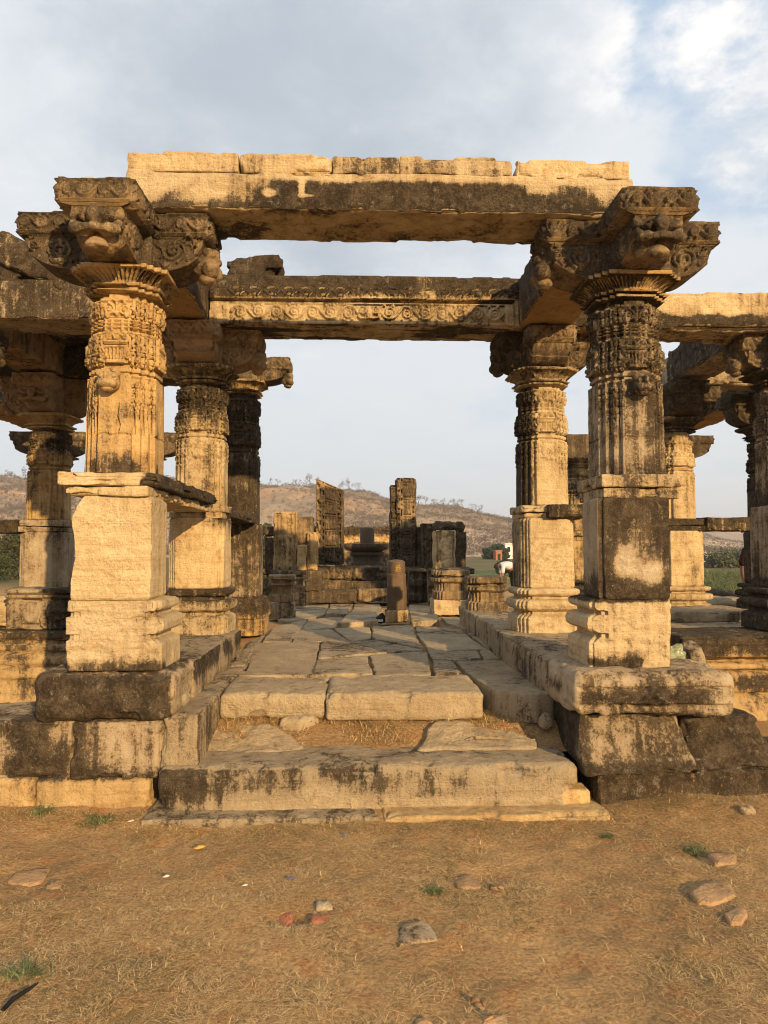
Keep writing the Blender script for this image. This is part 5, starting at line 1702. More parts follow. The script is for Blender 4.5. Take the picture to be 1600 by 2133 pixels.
# stones and scraps on the ground
for lab, poly, h, m in (
    ('grey squarish stone set in the dry grass, lower centre', [(0.146, 2.897), (0.255, 2.941), (0.288, 2.892), (0.315, 2.787), (0.24, 2.773), (0.138, 2.75)], .035, M_GREY),
    ('pale cobble beside a small hollow in the grass', [(-0.192, 3.132), (-0.12, 3.129), (-0.107, 3.059), (-0.187, 3.049)], .045, M_FLOOR),
    ('rounded reddish stone in the grass at the lower right', [(1.488, 2.946), (1.552, 2.991), (1.611, 2.989), (1.601, 2.923), (1.539, 2.859), (1.473, 2.861)], .025, M_EARTHSTONE),
    ('larger flat reddish stone behind the rounded one at the right', [(1.441, 3.123), (1.578, 3.226), (1.652, 3.2), (1.621, 3.083), (1.488, 3.005), (1.417, 3.028)], .02, M_EARTHSTONE),
    ('flat brown stone in the dirt near the left edge', [(-1.601, 3.371), (-1.615, 3.469), (-1.538, 3.517), (-1.453, 3.504), (-1.437, 3.365), (-1.477, 3.311)], .022, M_EARTHSTONE),
    ('small brown stone right of the flat one near the left edge', [(-1.396, 3.294), (-1.421, 3.403), (-1.355, 3.401), (-1.33, 3.315)], .02, M_EARTHSTONE),
    ('red broken brick left in the small hollow', [(-0.346, 3.047), (-0.28, 3.085), (-0.262, 3.006), (-0.309, 2.98)], .028, M_BRICK),
    ('red flat stone just below the pale cobble', [(-0.216, 3.03), (-0.117, 3.04), (-0.113, 2.963), (-0.19, 2.947)], .018, M_BRICK),
    ('brown stone at the bottom edge, upper of a pair', [(0.358, 2.463), (0.409, 2.475), (0.445, 2.448), (0.426, 2.391), (0.373, 2.4)], .028, M_EARTHSTONE),
    ('brown stone at the bottom edge, lower of a pair', [(0.386, 2.382), (0.485, 2.372), (0.479, 2.306), (0.381, 2.31)], .025, M_EARTHSTONE),
    ('flat tan stone nearly buried, right of centre', [(0.408, 3.312), (0.52, 3.328), (0.529, 3.207), (0.414, 3.188)], .018, M_EARTHSTONE),
    ('flat tan stone next to the nearly buried one, farther right', [(0.558, 3.228), (0.654, 3.225), (0.647, 3.137), (0.564, 3.14)], .016, M_EARTHSTONE),
    ('flat brown stone near the right edge below the blackened footing', [(1.697, 3.487), (1.825, 3.483), (1.77, 3.38), (1.667, 3.358)], .02, M_EARTHSTONE),
    ('brown stone at the bottom edge left of the pair', [(.165, 2.36), (.235, 2.37), (.25, 2.31), (.17, 2.30)], .022, M_EARTHSTONE)):
    c_ = np.mean(poly, 0)
    g = float(gz(np.array([c_[0]]), np.array([c_[1]]))[0])
    tag(slab('field_stone', poly, g - .05, g + h * .3 + .004, m, res=.010, r=.008, amp=.008, stain=.12 if m is not M_GREY else .22, jag=.016, dome=.004), lab, 'stone', 'stones in the grass')
for (x, y, s_, m, lab, n_) in ((-.806, 3.69, .032, M_WRAP, 'yellow wrapper in the grass in front of the steps', 'wrapper'), (-.077, 3.80, .010, M_BLUE, 'tiny blue scrap near the bottom step', 'wrapper'),
                               (-.312, 3.31, .013, M_BLUE, 'blue and white scrap near the small hollow', 'wrapper'), (-.511, 3.27, .015, M_PAPER, 'white paper scrap in the middle of the grass', 'paper_scrap'),
                               (-.884, 3.36, .016, M_PAPER, 'white paper scrap left of the other one in the grass', 'paper_scrap'), (-1.25, 4.02, .02, M_PAPER, 'white scrap at the foot of the golden footing block', 'paper_scrap')):
    g = float(gz(np.array([x]), np.array([y]))[0])
    tag(lump(n_, (x, y, g + .012), [(0, 0, 0, s_, s_ * .35, s_ * .14), (s_ * .3, 0, s_ * .1, s_ * .5, s_ * .3, s_ * .16)], m, sub=3, amp=s_ * .15, fr=40, rz=.4), lab, 'litter', 'litter')
tag(lump('field_stone', (2.13, 3.92, .085), [(0, 0, -.015, .04, .03, .022), (.012, 0, 0, .02, .022, .02), (-.02, 0, -.01, .022, .02, .016)], M_FLOOR, sub=4, amp=.008, fr=25, stain=.05), 'pebble in front of the blackened footing block', 'stone', 'stones in the grass')
rs = np.random.default_rng(5)
V, Q = [], []
tw = [(-1.155, 2.43, .012), (-1.14, 2.47, .022), (-1.12, 2.52, .018), (-1.105, 2.575, .010)]
for k, (x, y, z) in enumerate(tw):
    for a_ in range(6):
        an = a_ / 6 * 6.283
        r_ = (.008, .010, .008, .004)[k]
        V.append((x + r_ * math.cos(an), y, z + r_ * math.sin(an) * .8))
tag(mk('stick', V, gridq(4, 6, True), M_CLOTHB, ngons=[[0, 1, 2, 3, 4, 5], [23, 22, 21, 20, 19, 18]]), 'short black stick in the grass at the lower left', 'stick')
tag(lump('plastic_bag', (2.005, 4.58, .835), [(0, 0, 0, .07, .05, .055), (.045, 0, .01, .06, .045, .055), (-.05, .0, -.01, .05, .04, .045)], M_PLASTIC, sub=5, amp=.035, fr=16), 'crumpled pale green plastic bag beside the stained front column', 'plastic bag')


# ---------------------------------------------------------------- dry grass
def blades(name, x, y, zf, L, up, az, col, w, mat=M_STRAW, parent=None, org=(0, 0, 0)):
    n = len(x)
    z = zf(x, y)
    dx, dy = np.cos(az), np.sin(az)
    B = np.stack([x, y, z - .002], 1)
    h1 = L * .5
    M1 = B + np.stack([dx * h1 * np.cos(up), dy * h1 * np.cos(up), h1 * np.sin(up)], 1)
    up2 = up * .25 - .1
    T = M1 + np.stack([dx * h1 * np.cos(up2), dy * h1 * np.cos(up2), h1 * np.sin(up2)], 1)
    T[:, 2] = np.maximum(T[:, 2], z + .002)
    S = np.stack([-dy, dx, 0 * dx], 1) * w[:, None]
    V = np.stack([B - S, B + S, M1 + S * .8, M1 - S * .8, T + S * .15, T - S * .15], 1).reshape(-1, 3)
    i = np.arange(n)[:, None] * 6
    Q = np.concatenate([i + np.array([0, 1, 2, 3]), i + np.array([3, 2, 4, 5])])
    C = np.repeat(np.concatenate([col, np.ones((n, 1))], 1), 6, 0)
    return mk(name, V, Q, mat, parent, smooth=False, attrs={'tint': C}, org=None if parent is not None else org)


def straw_col(n, green, rs):
    a = rs.random((n, 1))
    c = np.array([.66, .45, .20]) * a + np.array([.42, .265, .115]) * (1 - a)
    c = np.where(rs.random((n, 1)) < .16, np.array([.72, .53, .27]), c)
    c = np.where(rs.random((n, 1)) < .24, np.array([.16, .11, .05]), c)
    g = rs.random(n) < green
    c[g] = np.array([.13, .13, .035]) * (.6 + .8 * rs.random((g.sum(), 1)))
    return c


def scatter(n, x0, x1, y0, y1, thr, rs, sc=1.7):
    x, y = rs.uniform(x0, x1, n), rs.uniform(y0, y1, n)
    P = np.stack([x, y, 0 * x], 1)
    d = fbm(P, sc, 4, 200) + .5 * fbm(P, 8, 2, 210)
    keep = rs.random(n) < sstep(thr - .25, thr + .45, d) * .93 + .07
    return x[keep], y[keep], d[keep]


rs = np.random.default_rng(11)
xa, ya, da = scatter(560000, -2.3, 2.9, 2.1, 4.32, -.02, rs, 1.3)
xb, yb, db = scatter(16000, 2.5, 4.4, 3.9, 6.0, -.1, rs)
# denser, taller, greener fringe along the foot of the stones
n = 34000
xc = rs.uniform(-2.3, 2.9, n)
yc = 4.16 - np.abs(rs.normal(0, .09, n)) - .03
m_ = (xc > -1.2) & (xc < 1.42)
yc[m_] -= .165
# tufts: stalks radiating from one root
kt = 3000
xt, yt, dt = scatter(kt, -2.3, 2.9, 2.1, 4.25, -.05, rs)
xt, yt = np.repeat(xt, 9) + rs.normal(0, .010, len(xt) * 9), np.repeat(yt, 9) + rs.normal(0, .010, len(yt) * 9)
x = np.concatenate([xa, xb, xc, xt])
y = np.concatenate([ya, yb, yc, yt])
tuft = np.concatenate([np.zeros(len(xa) + len(xb), bool), np.ones(len(xc), bool), np.ones(len(xt), bool)])
inside = ((x > -1.20) & (x < 1.40) & (y > 3.975)) | ((x < -1.15) & (y > 4.19)) | ((x > 1.37) & (x < 2.9) & (y > 4.11))
x, y, tuft = x[~inside], y[~inside], tuft[~inside]
n = len(x)
Pn = np.stack([x, y, 0 * x], 1)
gr = .03 + .30 * sstep(.1, .6, fbm(Pn, 2.2, 3, 300)) + .25 * sstep(3.75, 4.05, y) * sstep(2.2, 1.2, x)
green = rs.random(n) < gr
col = straw_col(n, 0, rs)
col[green] = np.array([.135, .115, .04]) * (.6 + .8 * rs.random((green.sum(), 1)))
L = rs.gamma(4, .0078, n).clip(.01, .10)
up = np.where(tuft, np.abs(rs.normal(.15, .28, n)), np.abs(rs.normal(.02, .18, n))).clip(0, 1.2)
kind(blades('dry_grass', x, y, gz, L, up, rs.uniform(0, 6.283, n), col, rs.uniform(.00045, .0012, n)), 'stuff')
# pit grass and tufts in the joints
rs = np.random.default_rng(13)
x, y, d = scatter(22000, -1.0, 1.25, 4.55, 5.25, .0, rs, 2.5)
x2, y2 = rs.uniform(-.28, .25, 1500), rs.normal(8.93, .06, 1500)
xg = np.concatenate([x, x2])
yg = np.concatenate([y, y2])
zf = lambda x, y: np.where(y < 6, .255 + pitz(x, y), .53)
n = len(xg)
kind(blades('pit_grass', xg, yg, zf, rs.gamma(4, .016, n).clip(.02, .12), np.abs(rs.normal(.45, .35, n)).clip(0, 1.3), rs.uniform(0, 6.283, n), straw_col(n, .16, rs), rs.uniform(.0009, .002, n)), 'stuff')
# small green weeds
for (px_, py_, s_, lab) in ((-1.776, 4.12, .10, 'small green weed at the foot of the left edge footing block'), (-1.43, 4.02, .11, 'green weed in front of the long golden footing block'), (.327, 3.17, .06, 'green tuft in the grass above the grey squarish stone'),
                            (1.66, 3.55, .08, 'green tuft at the right, in front of the blackened footing'), (1.30, 3.78, .05, 'little green weed near the broken end of the bottom step'), (-1.17, 2.62, .10, 'grassy green tuft at the lower left beside the black stick'), (.10, 5.12, .10, 'green tuft in the pit before the long threshold block')):
    n = 90
    x, y = rs.normal(px_, s_ * .4, n), rs.normal(py_, s_ * .3, n)
    g = np.array([.10, .13, .05]) * (.6 + rs.random((n, 1)) * .9)
    f = gz if py_ < 4.5 else zf
    tag(blades('green_weed', x, y, f, rs.uniform(.3, .8, n) * s_, np.abs(rs.normal(.7, .3, n)), rs.uniform(0, 6.283, n), g, rs.uniform(.0015, .0035, n), org=None), lab, 'weed', 'green weeds')

# ================================================================ hills and plain
rid = np.array([(-2200, 1010), (-900, 990), (-300, 984), (0, 985), (60, 990), (300, 994), (540, 1004), (640, 1005), (720, 1016), (800, 1032), (870, 1045), (940, 1057), (1000, 1067), (1070, 1078), (1200, 1094), (1350, 1108), (1500, 1120), (1700, 1140), (2600, 1150)], float)


def hillz(x, y):
    px = 750 + 1479 * x / np.maximum(y, 1)
    h = (1146 - np.interp(px, rid[:, 0], rid[:, 1])) / 1479 * 340
    P = np.stack([x, y, 0 * x], 1)
    t = sstep(150, 345, y + 14 * fbm(P, .02, 3, 500)) ** 1.15 * (1 - .5 * sstep(350, 700, y))
    return np.maximum(h, 0) * t + t * 3.6 * fbm(P, .03, 5, 510) * sstep(0, 10, h) + 1.1 * t * fbm(P, .2, 3, 520) * sstep(0, 8, h)


xs = np.linspace(-420, 420, 260)
ys = np.concatenate([np.linspace(145, 360, 150), np.linspace(366, 700, 30)])
A, B = np.meshgrid(xs, ys, indexing='ij')
X = A * (B / 340 * .9 + .1)
P = np.stack([X.ravel(), B.ravel(), np.zeros(X.size)], 1)
P[:, 2] = hillz(P[:, 0], P[:, 1]) - .25
kind(mk('hill', P, gridq(len(xs), len(ys))[:, ::-1], M_HILL, org=(0, 0, 0)), 'structure')
# a lower, farther ridge on the right
xs = np.linspace(100, 900, 120)
ys = np.linspace(560, 900, 40)
A, B = np.meshgrid(xs, ys, indexing='ij')
P = np.stack([A.ravel(), B.ravel(), np.zeros(A.size)], 1)
P[:, 2] = 26 * sstep(560, 740, B.ravel()) * sstep(100, 260, A.ravel()) * (1 + .18 * fbm(P, .006, 3, 600)) + 2 * fbm(P, .03, 4, 610) - 2
kind(mk('far_hill', P, gridq(len(xs), len(ys))[:, ::-1], M_HILL, org=(0, 0, 0)), 'structure')


def leafcloud(cs, rad_, n, leaf, rs, c0, c1, flat=.8):
    """n leaf quads gathered in clumps: cs clump centres, rad_ their radii"""
    k = rs.integers(0, len(cs), n)
    d = rs.normal(0, 1, (n, 3))
    d /= np.linalg.norm(d, axis=1, keepdims=True)
    r = rs.random(n) ** .45
    C = cs[k] + d * (r * rad_[k])[:, None] * np.array([1, 1, flat])
    a = rs.normal(0, 1, (n, 3))
    a /= np.linalg.norm(a, axis=1, keepdims=True)
    b = np.cross(a, rs.normal(0, 1, (n, 3)))
    b /= np.linalg.norm(b, axis=1, keepdims=True)
    s = (leaf * rs.uniform(.6, 1.3, n))[:, None]
    V = np.stack([C - a * s, C + b * s * .5, C + a * s, C - b * s * .5], 1).reshape(-1, 3)
    Q = np.arange(4 * n).reshape(-1, 4)
    t = rs.random((n, 1)) * .7 + .3 * rs.random((len(cs), 1))[k]
    col = np.array(c0) * (1 - t) + np.array(c1) * t
    return V, Q, np.repeat(np.concatenate([col, np.ones((n, 1))], 1), 4, 0)


# scrub over the hillside: one mass, thickest along the crest
rs = np.random.default_rng(21)
n = 33000
y = np.concatenate([rs.uniform(160, 352, 32000), rs.uniform(332, 350, 1000)])
px = rs.uniform(-150, 1700, n)
x = (px - 750) / 1479 * y
z = hillz(x, y)
P = np.stack([x, y, z], 1)
keep = (rs.random(n) < sstep(-.5, .35, fbm(P, .035, 3, 700)) * .9 + .1) & (z > .5) | (np.arange(n) >= 32000)
P = P[keep]
V, Q, C = leafcloud(P + np.array([0, 0, .4]), rs.uniform(.4, 1.4, len(P)), len(P) * 13, .24, rs, (.10, .075, .055), (.19, .145, .10))
kind(mk('hill_scrub', V, Q, M_LEAF, attrs={'tint': C}, smooth=False, org=(0, 0, 0)), 'stuff')


rs = np.random.default_rng(22)
n = 5000
y = rs.uniform(150, 340, n)
px = rs.uniform(-150, 1700, n)
x = (px - 750) / 1479 * y
z = hillz(x, y)
P = np.stack([x, y, z], 1)
P = P[(rs.random(n) < sstep(-.1, .5, fbm(P, .03, 3, 705)) * sstep(34, 8, z)) & (z > .3)]
V, Q, C = leafcloud(P + np.array([0, 0, .1]), rs.uniform(.3, 1.1, len(P)), len(P) * 7, .5, rs, (.40, .30, .22), (.62, .50, .39), .5)
kind(mk('hill_rocks', V, Q, M_LEAF, attrs={'tint': C}, smooth=False, org=(0, 0, 0)), 'stuff')


def tubes(segs, mat, name, parent, n=5):
    V, Q = [], []
    for a, b, r0, r1 in segs:
        a, b = np.array(a, float), np.array(b, float)
        d = b - a
        d /= np.linalg.norm(d) + 1e-9
        u = np.cross(d, (0, 0, 1.) if abs(d[2]) < .9 else (1., 0, 0))
        u /= np.linalg.norm(u)
        v = np.cross(d, u)
        o = len(V)
        for p, r in ((a, r0), (b, r1)):
            for k in range(n):
                t_ = k / n * 6.283
                V.append(p + r * (math.cos(t_) * u + math.sin(t_) * v))
        for k in range(n):
            k2 = (k + 1) % n
            Q.append((o + k, o + k2, o + n + k2, o + n + k))
    return mk(name, V, Q, mat, parent, smooth=True)


def bare_tree(label, x, y, z, h, rs, leafy=.35):
    t = thing('bare_tree', label, 'tree', (x, y, z), 'bare trees along the ridge')
    segs, tips = [], []

    def grow(p, d, L, r, k):
        q = p + d * L
        segs.append((p, q, r, r * .65))
        if k == 0:
            tips.append(q)
            return
        for _ in range(rs.integers(2, 4)):
            e = d + rs.normal(0, .62, 3) + np.array([0, 0, .12])
            e /= np.linalg.norm(e)
            grow(q, e, L * rs.uniform(.6, .85), r * .66, k - 1)
    grow(np.array([x, y, z - .3]), np.array([rs.normal(0, .1), 0, 1.]), h * .34, h * .032, 5)
    tubes([s_ for s_ in segs[:6]], M_BARK, 'trunk', t)
    V1, Q1, C1 = leafcloud(np.array(tips), np.full(len(tips), h * .10), 260, h * .028, rs, (.11, .085, .07), (.20, .15, .12))
    mk('twigs', V1, Q1, M_LEAF, tubes(segs[6:], M_BARK, 'crown', t, 3), attrs={'tint': C1}, smooth=False)
    return t


ridge = [(30, 5), (62, 6.5), (92, 4), (118, 4.5), (20, 3.5), (560, 4), (578, 3.5), (618, 4.5), (648, 6), (662, 4.5), (727, 6), (745, 5), (708, 3.5), (872, 5.5), (886, 4.5), (905, 4.5), (925, 4.5), (948, 5), (965, 5), (985, 4.5), (1010, 5.5), (1030, 5), (1050, 4.5)]
for i, (p_, h_) in enumerate(ridge):
    yy = 338 + rs.uniform(-6, 6)
    xx = (p_ - 750) / 1479 * yy
    zz_ = float(hillz(np.array([xx]), np.array([yy]))[0])
    lab = ('bare tree on the hill crest at the left edge of the photo', 'bare tree on the hill crest between the left columns and doorjambs', 'bare tree on the hill crest right of the tall doorjambs')[0 if p_ < 200 else 1 if p_ < 800 else 2]
    bare_tree(lab, xx, yy, zz_, h_, rs)


# ---------------------------------------------------------------- shrubs nearer by
def shrub(name, label, x, y, z, w_, h_, n, leaf, c0, c1, rs, stems=5, nclump=14, group='bushes beyond the ruins', cat='bush'):
    t = thing(name, label, cat, (x, y, z), group)
    cs, rd = [], []
    segs = []
    for k in range(nclump):
        a = rs.uniform(0, 6.283)
        r = rs.random() ** .6 * w_ * .40
        zz = h_ * (.18 + .68 * rs.random())
        r *= (1.05 - .55 * zz / h_)
        c_ = np.array([x + r * math.cos(a), y + r * math.sin(a) * .7, z + zz])
        cs.append(c_)
        rd.append(w_ * rs.uniform(.13, .24))
        if k < stems * 2:
            m = np.array([x, y, z]) * .5 + c_ * .5 + rs.normal(0, w_ * .03, 3)
            segs += [((x, y, z - .1), m, h_ * .018, h_ * .012), (m, c_, h_ * .012, h_ * .004)]
    tubes(segs, M_BARK, 'stems', t, 5)
    V, Q, C = leafcloud(np.array(cs), np.array(rd), n, leaf, rs, c0, c1)
    mk('crown', V, Q, M_LEAF, t, attrs={'tint': C}, smooth=False)
    return t


rs = np.random.default_rng(31)
G0, G1 = (.035, .048, .018), (.085, .105, .035)
D0, D1 = (.050, .055, .025), (.115, .112, .048)


def gxy(px, Y):
    return at(px, 1146, Y)[0]


shrub('green_bush', 'dark green bush at the left edge, beyond the left bay', gxy(28, 38), 38, 0, 3.4, 2.6, 7000, .075, D0, D1, rs, nclump=26)
shrub('green_bush', 'paler bush behind the dark green one at the left edge', gxy(50, 70), 70, 0, 6, 3.4, 5000, .14, (.06, .065, .03), (.12, .115, .055), rs, nclump=24)
shrub('green_bush', 'low bush left of the dark green one, cut by the photo edge', gxy(-10, 34), 34, 0, 2.2, 1.2, 3500, .07, G0, G1, rs)
shrub('green_bush', 'tall green bush showing just right of the black column', gxy(548, 24), 24, 0, 1.9, 2.6, 6000, .06, D0, D1, rs)
shrub('green_bush', 'grey-green thorny bush below the jagged stone left of the shrine', gxy(556, 20), 20, 0, 1.0, 1.1, 900, .06, (.09, .075, .04), (.15, .125, .06), rs)
x0 = gxy(652, 26)
t = thing('palm_tuft', 'spiky green tuft rising behind the slanting doorjamb', 'bush', (x0, 26, 0), 'bushes beyond the ruins')
tubes([((x0, 26, -.1), (x0 + .05, 26, 1.9), .12, .09)], M_BARK, 'trunk', t, 7)
n = 420
az, upv = rs.uniform(0, 6.283, n), rs.uniform(-.1, 1.4, n)
blades('crown', x0 + .05 + rs.normal(0, .05, n), 26 + rs.normal(0, .05, n), lambda x, y: 0 * x + 1.95, rs.uniform(.5, .95, n), upv, az, np.array([.05, .075, .022]) * (.6 + .9 * rs.random((n, 1))), np.full(n, .02), M_LEAF, t)
shrub('green_bush', 'leafy bush in the field below the white house', gxy(1050, 42), 42, 0, 1.3, .95, 1100, .11, G0, G1, rs)
shrub('green_tree', 'spreading dark green tree beside the white house', gxy(1030, 120), 120, 0, 5, 2.1, 2200, .3, (.02, .035, .014), (.05, .07, .028), rs, cat='tree', group='trees by the white house')
shrub('green_tree', 'rounder dark green tree in front of the white house', gxy(1048, 112), 112, -.2, 2.4, 1.9, 1500, .3, (.02, .035, .014), (.05, .07, .028), rs, cat='tree', group='trees by the white house')
for i, (p_, Y_, w__, h__, lab) in enumerate(((1492, 60, 4.2, 1.15, 'hazy green bush beyond the right bay, left of three'), (1525, 64, 5, 1.3, 'hazy green bush beyond the right bay, middle of three'), (1556, 60, 4.2, 1.2, 'hazy green bush beyond the right bay, nearest the person'))):
    shrub('green_bush', lab, gxy(p_, Y_), Y_, 0, w__, h__, 2600, .13, (.07, .08, .045), (.14, .15, .085), rs, nclump=22)
# tall field grass seen through the right bay and strips of crop
rs = np.random.default_rng(41)
n = 26000
y = rs.uniform(13, 36, n)
px = rs.uniform(1470, 1600, n)
x = (px - 750) / 1479 * y
g = np.array([.10, .135, .035]) * (.5 + .9 * rs.random((n, 1)))
g[rs.random(n) < .3] = (.20, .17, .07)
kind(blades('field_grass', x, y, lambda x, y: 0 * x, rs.gamma(5, .11, n).clip(.2, 1.2), rs.uniform(.9, 1.5, n), rs.uniform(0, 6.283, n), g, rs.uniform(.006, .014, n), M_LEAF), 'stuff')


def field(name, px0, px1, y0, y1, z=.02):
    a, b = gxy(px0, y0), gxy(px1, y0)
    c_, d_ = gxy(px0, y1), gxy(px1, y1)
    V = [(a, y0, z), (b, y0, z), (d_, y1, z), (c_, y1, z)]
    kind(mk(name, V, [(0, 1, 2, 3)], M_FIELD), 'structure')


field('crop_field', 960, 1130, 33, 46)
field('crop_field', -400, 60, 40, 58)
field('crop_field', 1180, 1700, 34, 50)
field('crop_field', 985, 1130, 52, 58)


# ---------------------------------------------------------------- house and huts on the plain
def cuboid(name, x0, x1, y0, y1, z0, z1, mat, parent=None):
    V = [(x, y, z) for z in (z0, z1) for (x, y) in ((x0, y0), (x1, y0), (x1, y1), (x0, y1))]
    Q = [(3, 2, 1, 0), (4, 5, 6, 7), (0, 1, 5, 4), (1, 2, 6, 5), (2, 3, 7, 6), (3, 0, 4, 7)]
    return mk(name, V, Q, mat, parent, smooth=False)


Yh = 126.
xa, za = at(1053, 1134, Yh)
xb, zb = at(1092, 1160, Yh)
h = thing('white_house', 'small white flat-roofed house at the foot of the hill', 'house', ((xa + xb) / 2, Yh, 0))
cuboid('wall', xa, xb, Yh, Yh + 5, -.3, za, M_WHITE, h)
cuboid('roof', xa - .15, xb + .15, Yh - .15, Yh + 5.15, za, za + .18, M_WHITE, h)
for k in range(3):
    x = xa + .35 + k * 1.05
    wn = cuboid('window', x, x + .5, Yh - .06, Yh + .04, za - 1.35, za - .45, M_DARKGAP, h)
cuboid('porch', xa - 1.6, xa - .02, Yh + .4, Yh + 4, -.3, za * .45, M_WHITE, h)
xa, za = at(1033, 1148, 110.)
xb, zb = at(1046, 1162, 110.)
h = thing('brick_hut', 'small red brick hut left of the white house', 'hut', ((xa + xb) / 2, 110, 0))
cuboid('wall', xa, xb, 110, 112, -.3, za, M_BRICK, h)
cuboid('roof', xa - .1, xb + .1, 109.9, 112.1, za, za + .1, M_FLOOR, h)
cuboid('door', xa + .3, xa + .7, 109.94, 110.02, -.1, za * .7, M_DARKGAP, h)
xa, za = at(1508, 1176, 75.)
h = thing('farm_shed', 'low pale farm shed on the plain beyond the right bay', 'shed', (xa, 75, 0))
cuboid('wall', xa - 2.2, xa + 2.2, 75, 77, -.2, .45, M_WHITE, h)
cuboid('roof', xa - 2.4, xa + 2.4, 74.8, 77.2, .45, .55, M_FLOOR, h)


# ================================================================ people
def skinned(name, verts, edges, radii, mat, parent, sub=2):
    me = bpy.data.meshes.new(name)
    me.from_pydata([tuple(v) for v in verts], edges, [])
    o = bpy.data.objects.new(name, me)
    COL.objects.link(o)
    s = o.modifiers.new('skin', 'SKIN')
    s.use_smooth_shade = True
    d = o.modifiers.new('sub', 'SUBSURF')
    d.levels = d.render_levels = sub
    if not me.skin_vertices:
        bpy.context.view_layer.objects.active = o
    for i, r in enumerate(radii):
        sv = me.skin_vertices[0].data[i]
        sv.radius = r if isinstance(r, tuple) else (r, r)
        sv.use_root = i == 0
    dg = bpy.context.evaluated_depsgraph_get()
    m2 = bpy.data.meshes.new_from_object(o.evaluated_get(dg))
    bpy.data.objects.remove(o)
    m2.name = name
    m2.materials.clear()
    m2.materials.append(mat)
    ob = bpy.data.objects.new(name, m2)
    COL.objects.link(ob)
    ob.parent = parent
    return ob


# the figure half hidden by the right-edge column
px_ = gxy(1583, 9.45)
t = thing('person', 'person in a maroon T-shirt standing half hidden behind the right-edge column', 'person', (px_, 9.45, .1))
body = [(0, 0, .90), (0, 0, 1.10), (0, 0, 1.32), (0, 0, 1.44), (0, -.01, 1.53), (0, -.02, 1.62), (0, -.02, 1.70),
        (-.19, 0, 1.38), (-.235, .01, 1.12), (-.22, -.06, .90), (-.215, -.09, .82), (.19, 0, 1.38), (.235, .01, 1.12), (.22, -.06, .90), (.215, -.09, .82),
        (-.09, 0, .84), (-.10, 0, .48), (-.10, .02, .10), (-.11, -.10, .04), (.09, 0, .84), (.10, 0, .48), (.10, .02, .10), (.11, -.10, .04)]
ed = [(0, 1), (1, 2), (2, 3), (3, 4), (4, 5), (5, 6), (2, 7), (7, 8), (8, 9), (9, 10), (2, 11), (11, 12), (12, 13), (13, 14), (0, 15), (15, 16), (16, 17), (17, 18), (0, 19), (19, 20), (20, 21), (21, 22)]
ra = [(.14, .10), (.13, .10), (.16, .11), (.07, .06), (.055, .055), (.085, .10), (.06, .07), .055, .045, .036, (.028, .04), .055, .045, .036, (.028, .04), .085, .062, .045, .04, .085, .062, .045, .04]
skinned('body', body, ed, ra, M_SKIN, t)
for sg in (-1, 1):
    for k in range(4):
        fx_ = sg * .215 + (k - 1.5) * .018
        skinned('finger', [(fx_, -.09, .80), (fx_, -.105, .765), (fx_ * .99, -.10, .735 - .008 * (k in (1, 2)))], [(0, 1), (1, 2)], [.009, .008, .007], M_SKIN, t, 1)
    skinned('thumb', [(sg * .19, -.10, .815), (sg * .175, -.12, .785), (sg * .175, -.125, .765)], [(0, 1), (1, 2)], [.010, .009, .008], M_SKIN, t, 1)
skinned('shirt', [(0, 0, .88), (0, 0, 1.10), (0, 0, 1.32), (0, 0, 1.43), (-.19, 0, 1.385), (-.235, .01, 1.17), (.19, 0, 1.385), (.235, .01, 1.17)], [(0, 1), (1, 2), (2, 3), (2, 4), (4, 5), (2, 6), (6, 7)],
        [(.165, .125), (.15, .12), (.18, .13), (.075, .07), .078, .070, .078, .070], M_CLOTHM, t)
skinned('trousers', [(0, 0, .92), (-.09, 0, .82), (-.10, 0, .48), (-.10, .02, .10), (.09, 0, .82), (.10, 0, .48), (.10, .02, .10)], [(0, 1), (1, 2), (2, 3), (0, 4), (4, 5), (5, 6)], [(.15, .11), .10, .08, .068, .10, .08, .068], M_CLOTHB, t)
lump('hair', (0 + px_, 9.46, .1 + 1.68), [(0, 0, 0, .088, .105, .085)], M_HAIR, t, sub=3, amp=.004)
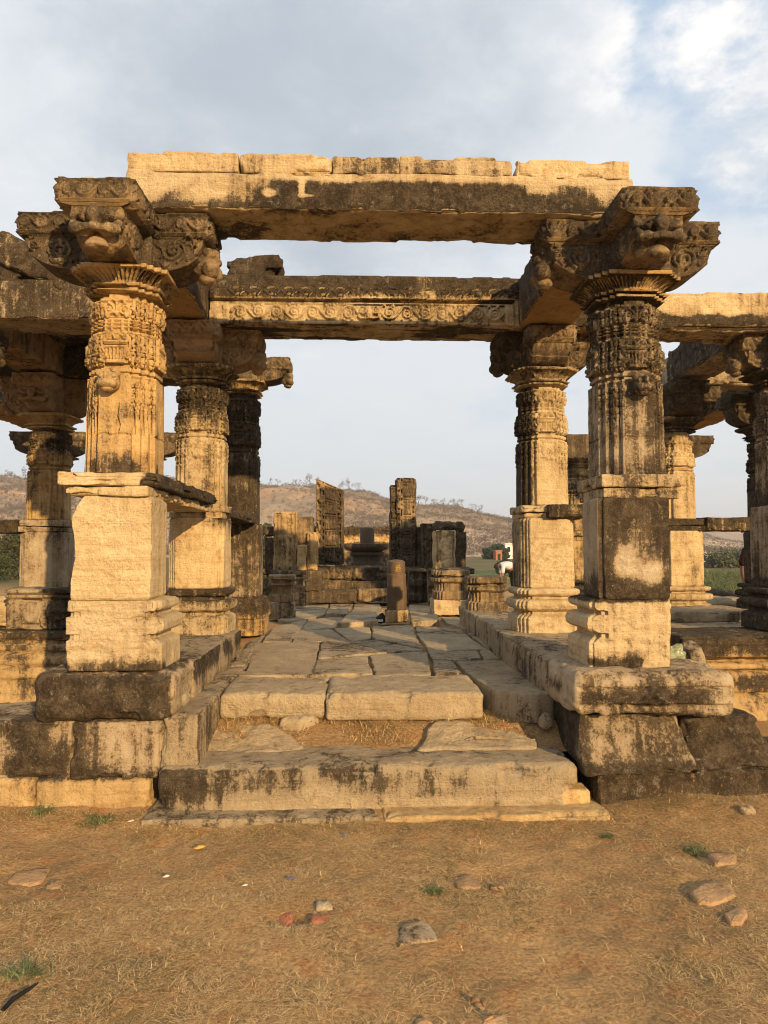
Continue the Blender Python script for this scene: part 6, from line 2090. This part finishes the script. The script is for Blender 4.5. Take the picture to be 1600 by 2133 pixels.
# somebody in white bending over in the field
bxp = gxy(1068, 25.)
t = thing('person', 'person in a white shirt bending down in the field, partly behind a column', 'person', (bxp, 25, 0))
body = [(0, 0, .82), (-.16, 0, .98), (-.36, 0, 1.02), (-.46, 0, .98), (-.53, 0, .93), (-.60, 0, .88), (-.38, -.17, .92), (-.40, -.18, .66), (-.42, -.15, .46), (-.38, .17, .92), (-.40, .18, .66), (-.42, .15, .46),
        (.02, -.10, .74), (.0, -.11, .42), (.05, -.11, .07), (-.08, -.11, .03), (.02, .10, .74), (.0, .11, .42), (.05, .11, .07), (-.08, .11, .03)]
ed = [(0, 1), (1, 2), (2, 3), (3, 4), (4, 5), (2, 6), (6, 7), (7, 8), (2, 9), (9, 10), (10, 11), (0, 12), (12, 13), (13, 14), (14, 15), (0, 16), (16, 17), (17, 18), (18, 19)]
ra = [.14, .14, .14, .06, .09, .07, .055, .045, .036, .055, .045, .036, .09, .065, .045, .04, .09, .065, .045, .04]
skinned('body', body, ed, ra, M_SKIN, t)
skinned('shirt', [(.03, 0, .84), (-.16, 0, 1.0), (-.36, 0, 1.03), (-.44, 0, 1.0), (-.38, -.18, .93), (-.40, -.19, .68), (-.38, .18, .93), (-.40, .19, .68)], [(0, 1), (1, 2), (2, 3), (2, 4), (4, 5), (2, 6), (6, 7)], [(.20, .19), (.19, .18), (.18, .17), .09, .085, .07, .085, .07], M_CLOTHW, t)
skinned('trousers', [(.02, 0, .78), (.03, -.10, .70), (.0, -.11, .42), (.05, -.11, .08), (.03, .10, .70), (.0, .11, .42), (.05, .11, .08)], [(0, 1), (1, 2), (2, 3), (0, 4), (4, 5), (5, 6)], [.165, .11, .085, .07, .11, .085, .07], M_CLOTHB, t)
lump('hair', (bxp - .58, 25, .93), [(0, 0, 0, .10, .095, .085)], M_HAIR, t, sub=3, amp=.006)

# ================================================================ evening haze: a closed box of thin air round everything
if HAZE:
    hm = bpy.data.materials.new('thin_haze')
    hm.use_nodes = True
    hn = hm.node_tree
    hn.nodes.clear()
    ho = hn.nodes.new('ShaderNodeOutputMaterial')
    hv = hn.nodes.new('ShaderNodeVolumePrincipled')
    hv.inputs['Color'].default_value = (.90, .90, .92, 1)
    hv.inputs['Density'].default_value = HAZE
    hv.inputs['Anisotropy'].default_value = .2
    hn.links.new(hv.outputs[0], ho.inputs['Volume'])
    kind(cuboid('haze', -3900, 3900, -3900, 3900, -6, 75, hm), 'stuff')
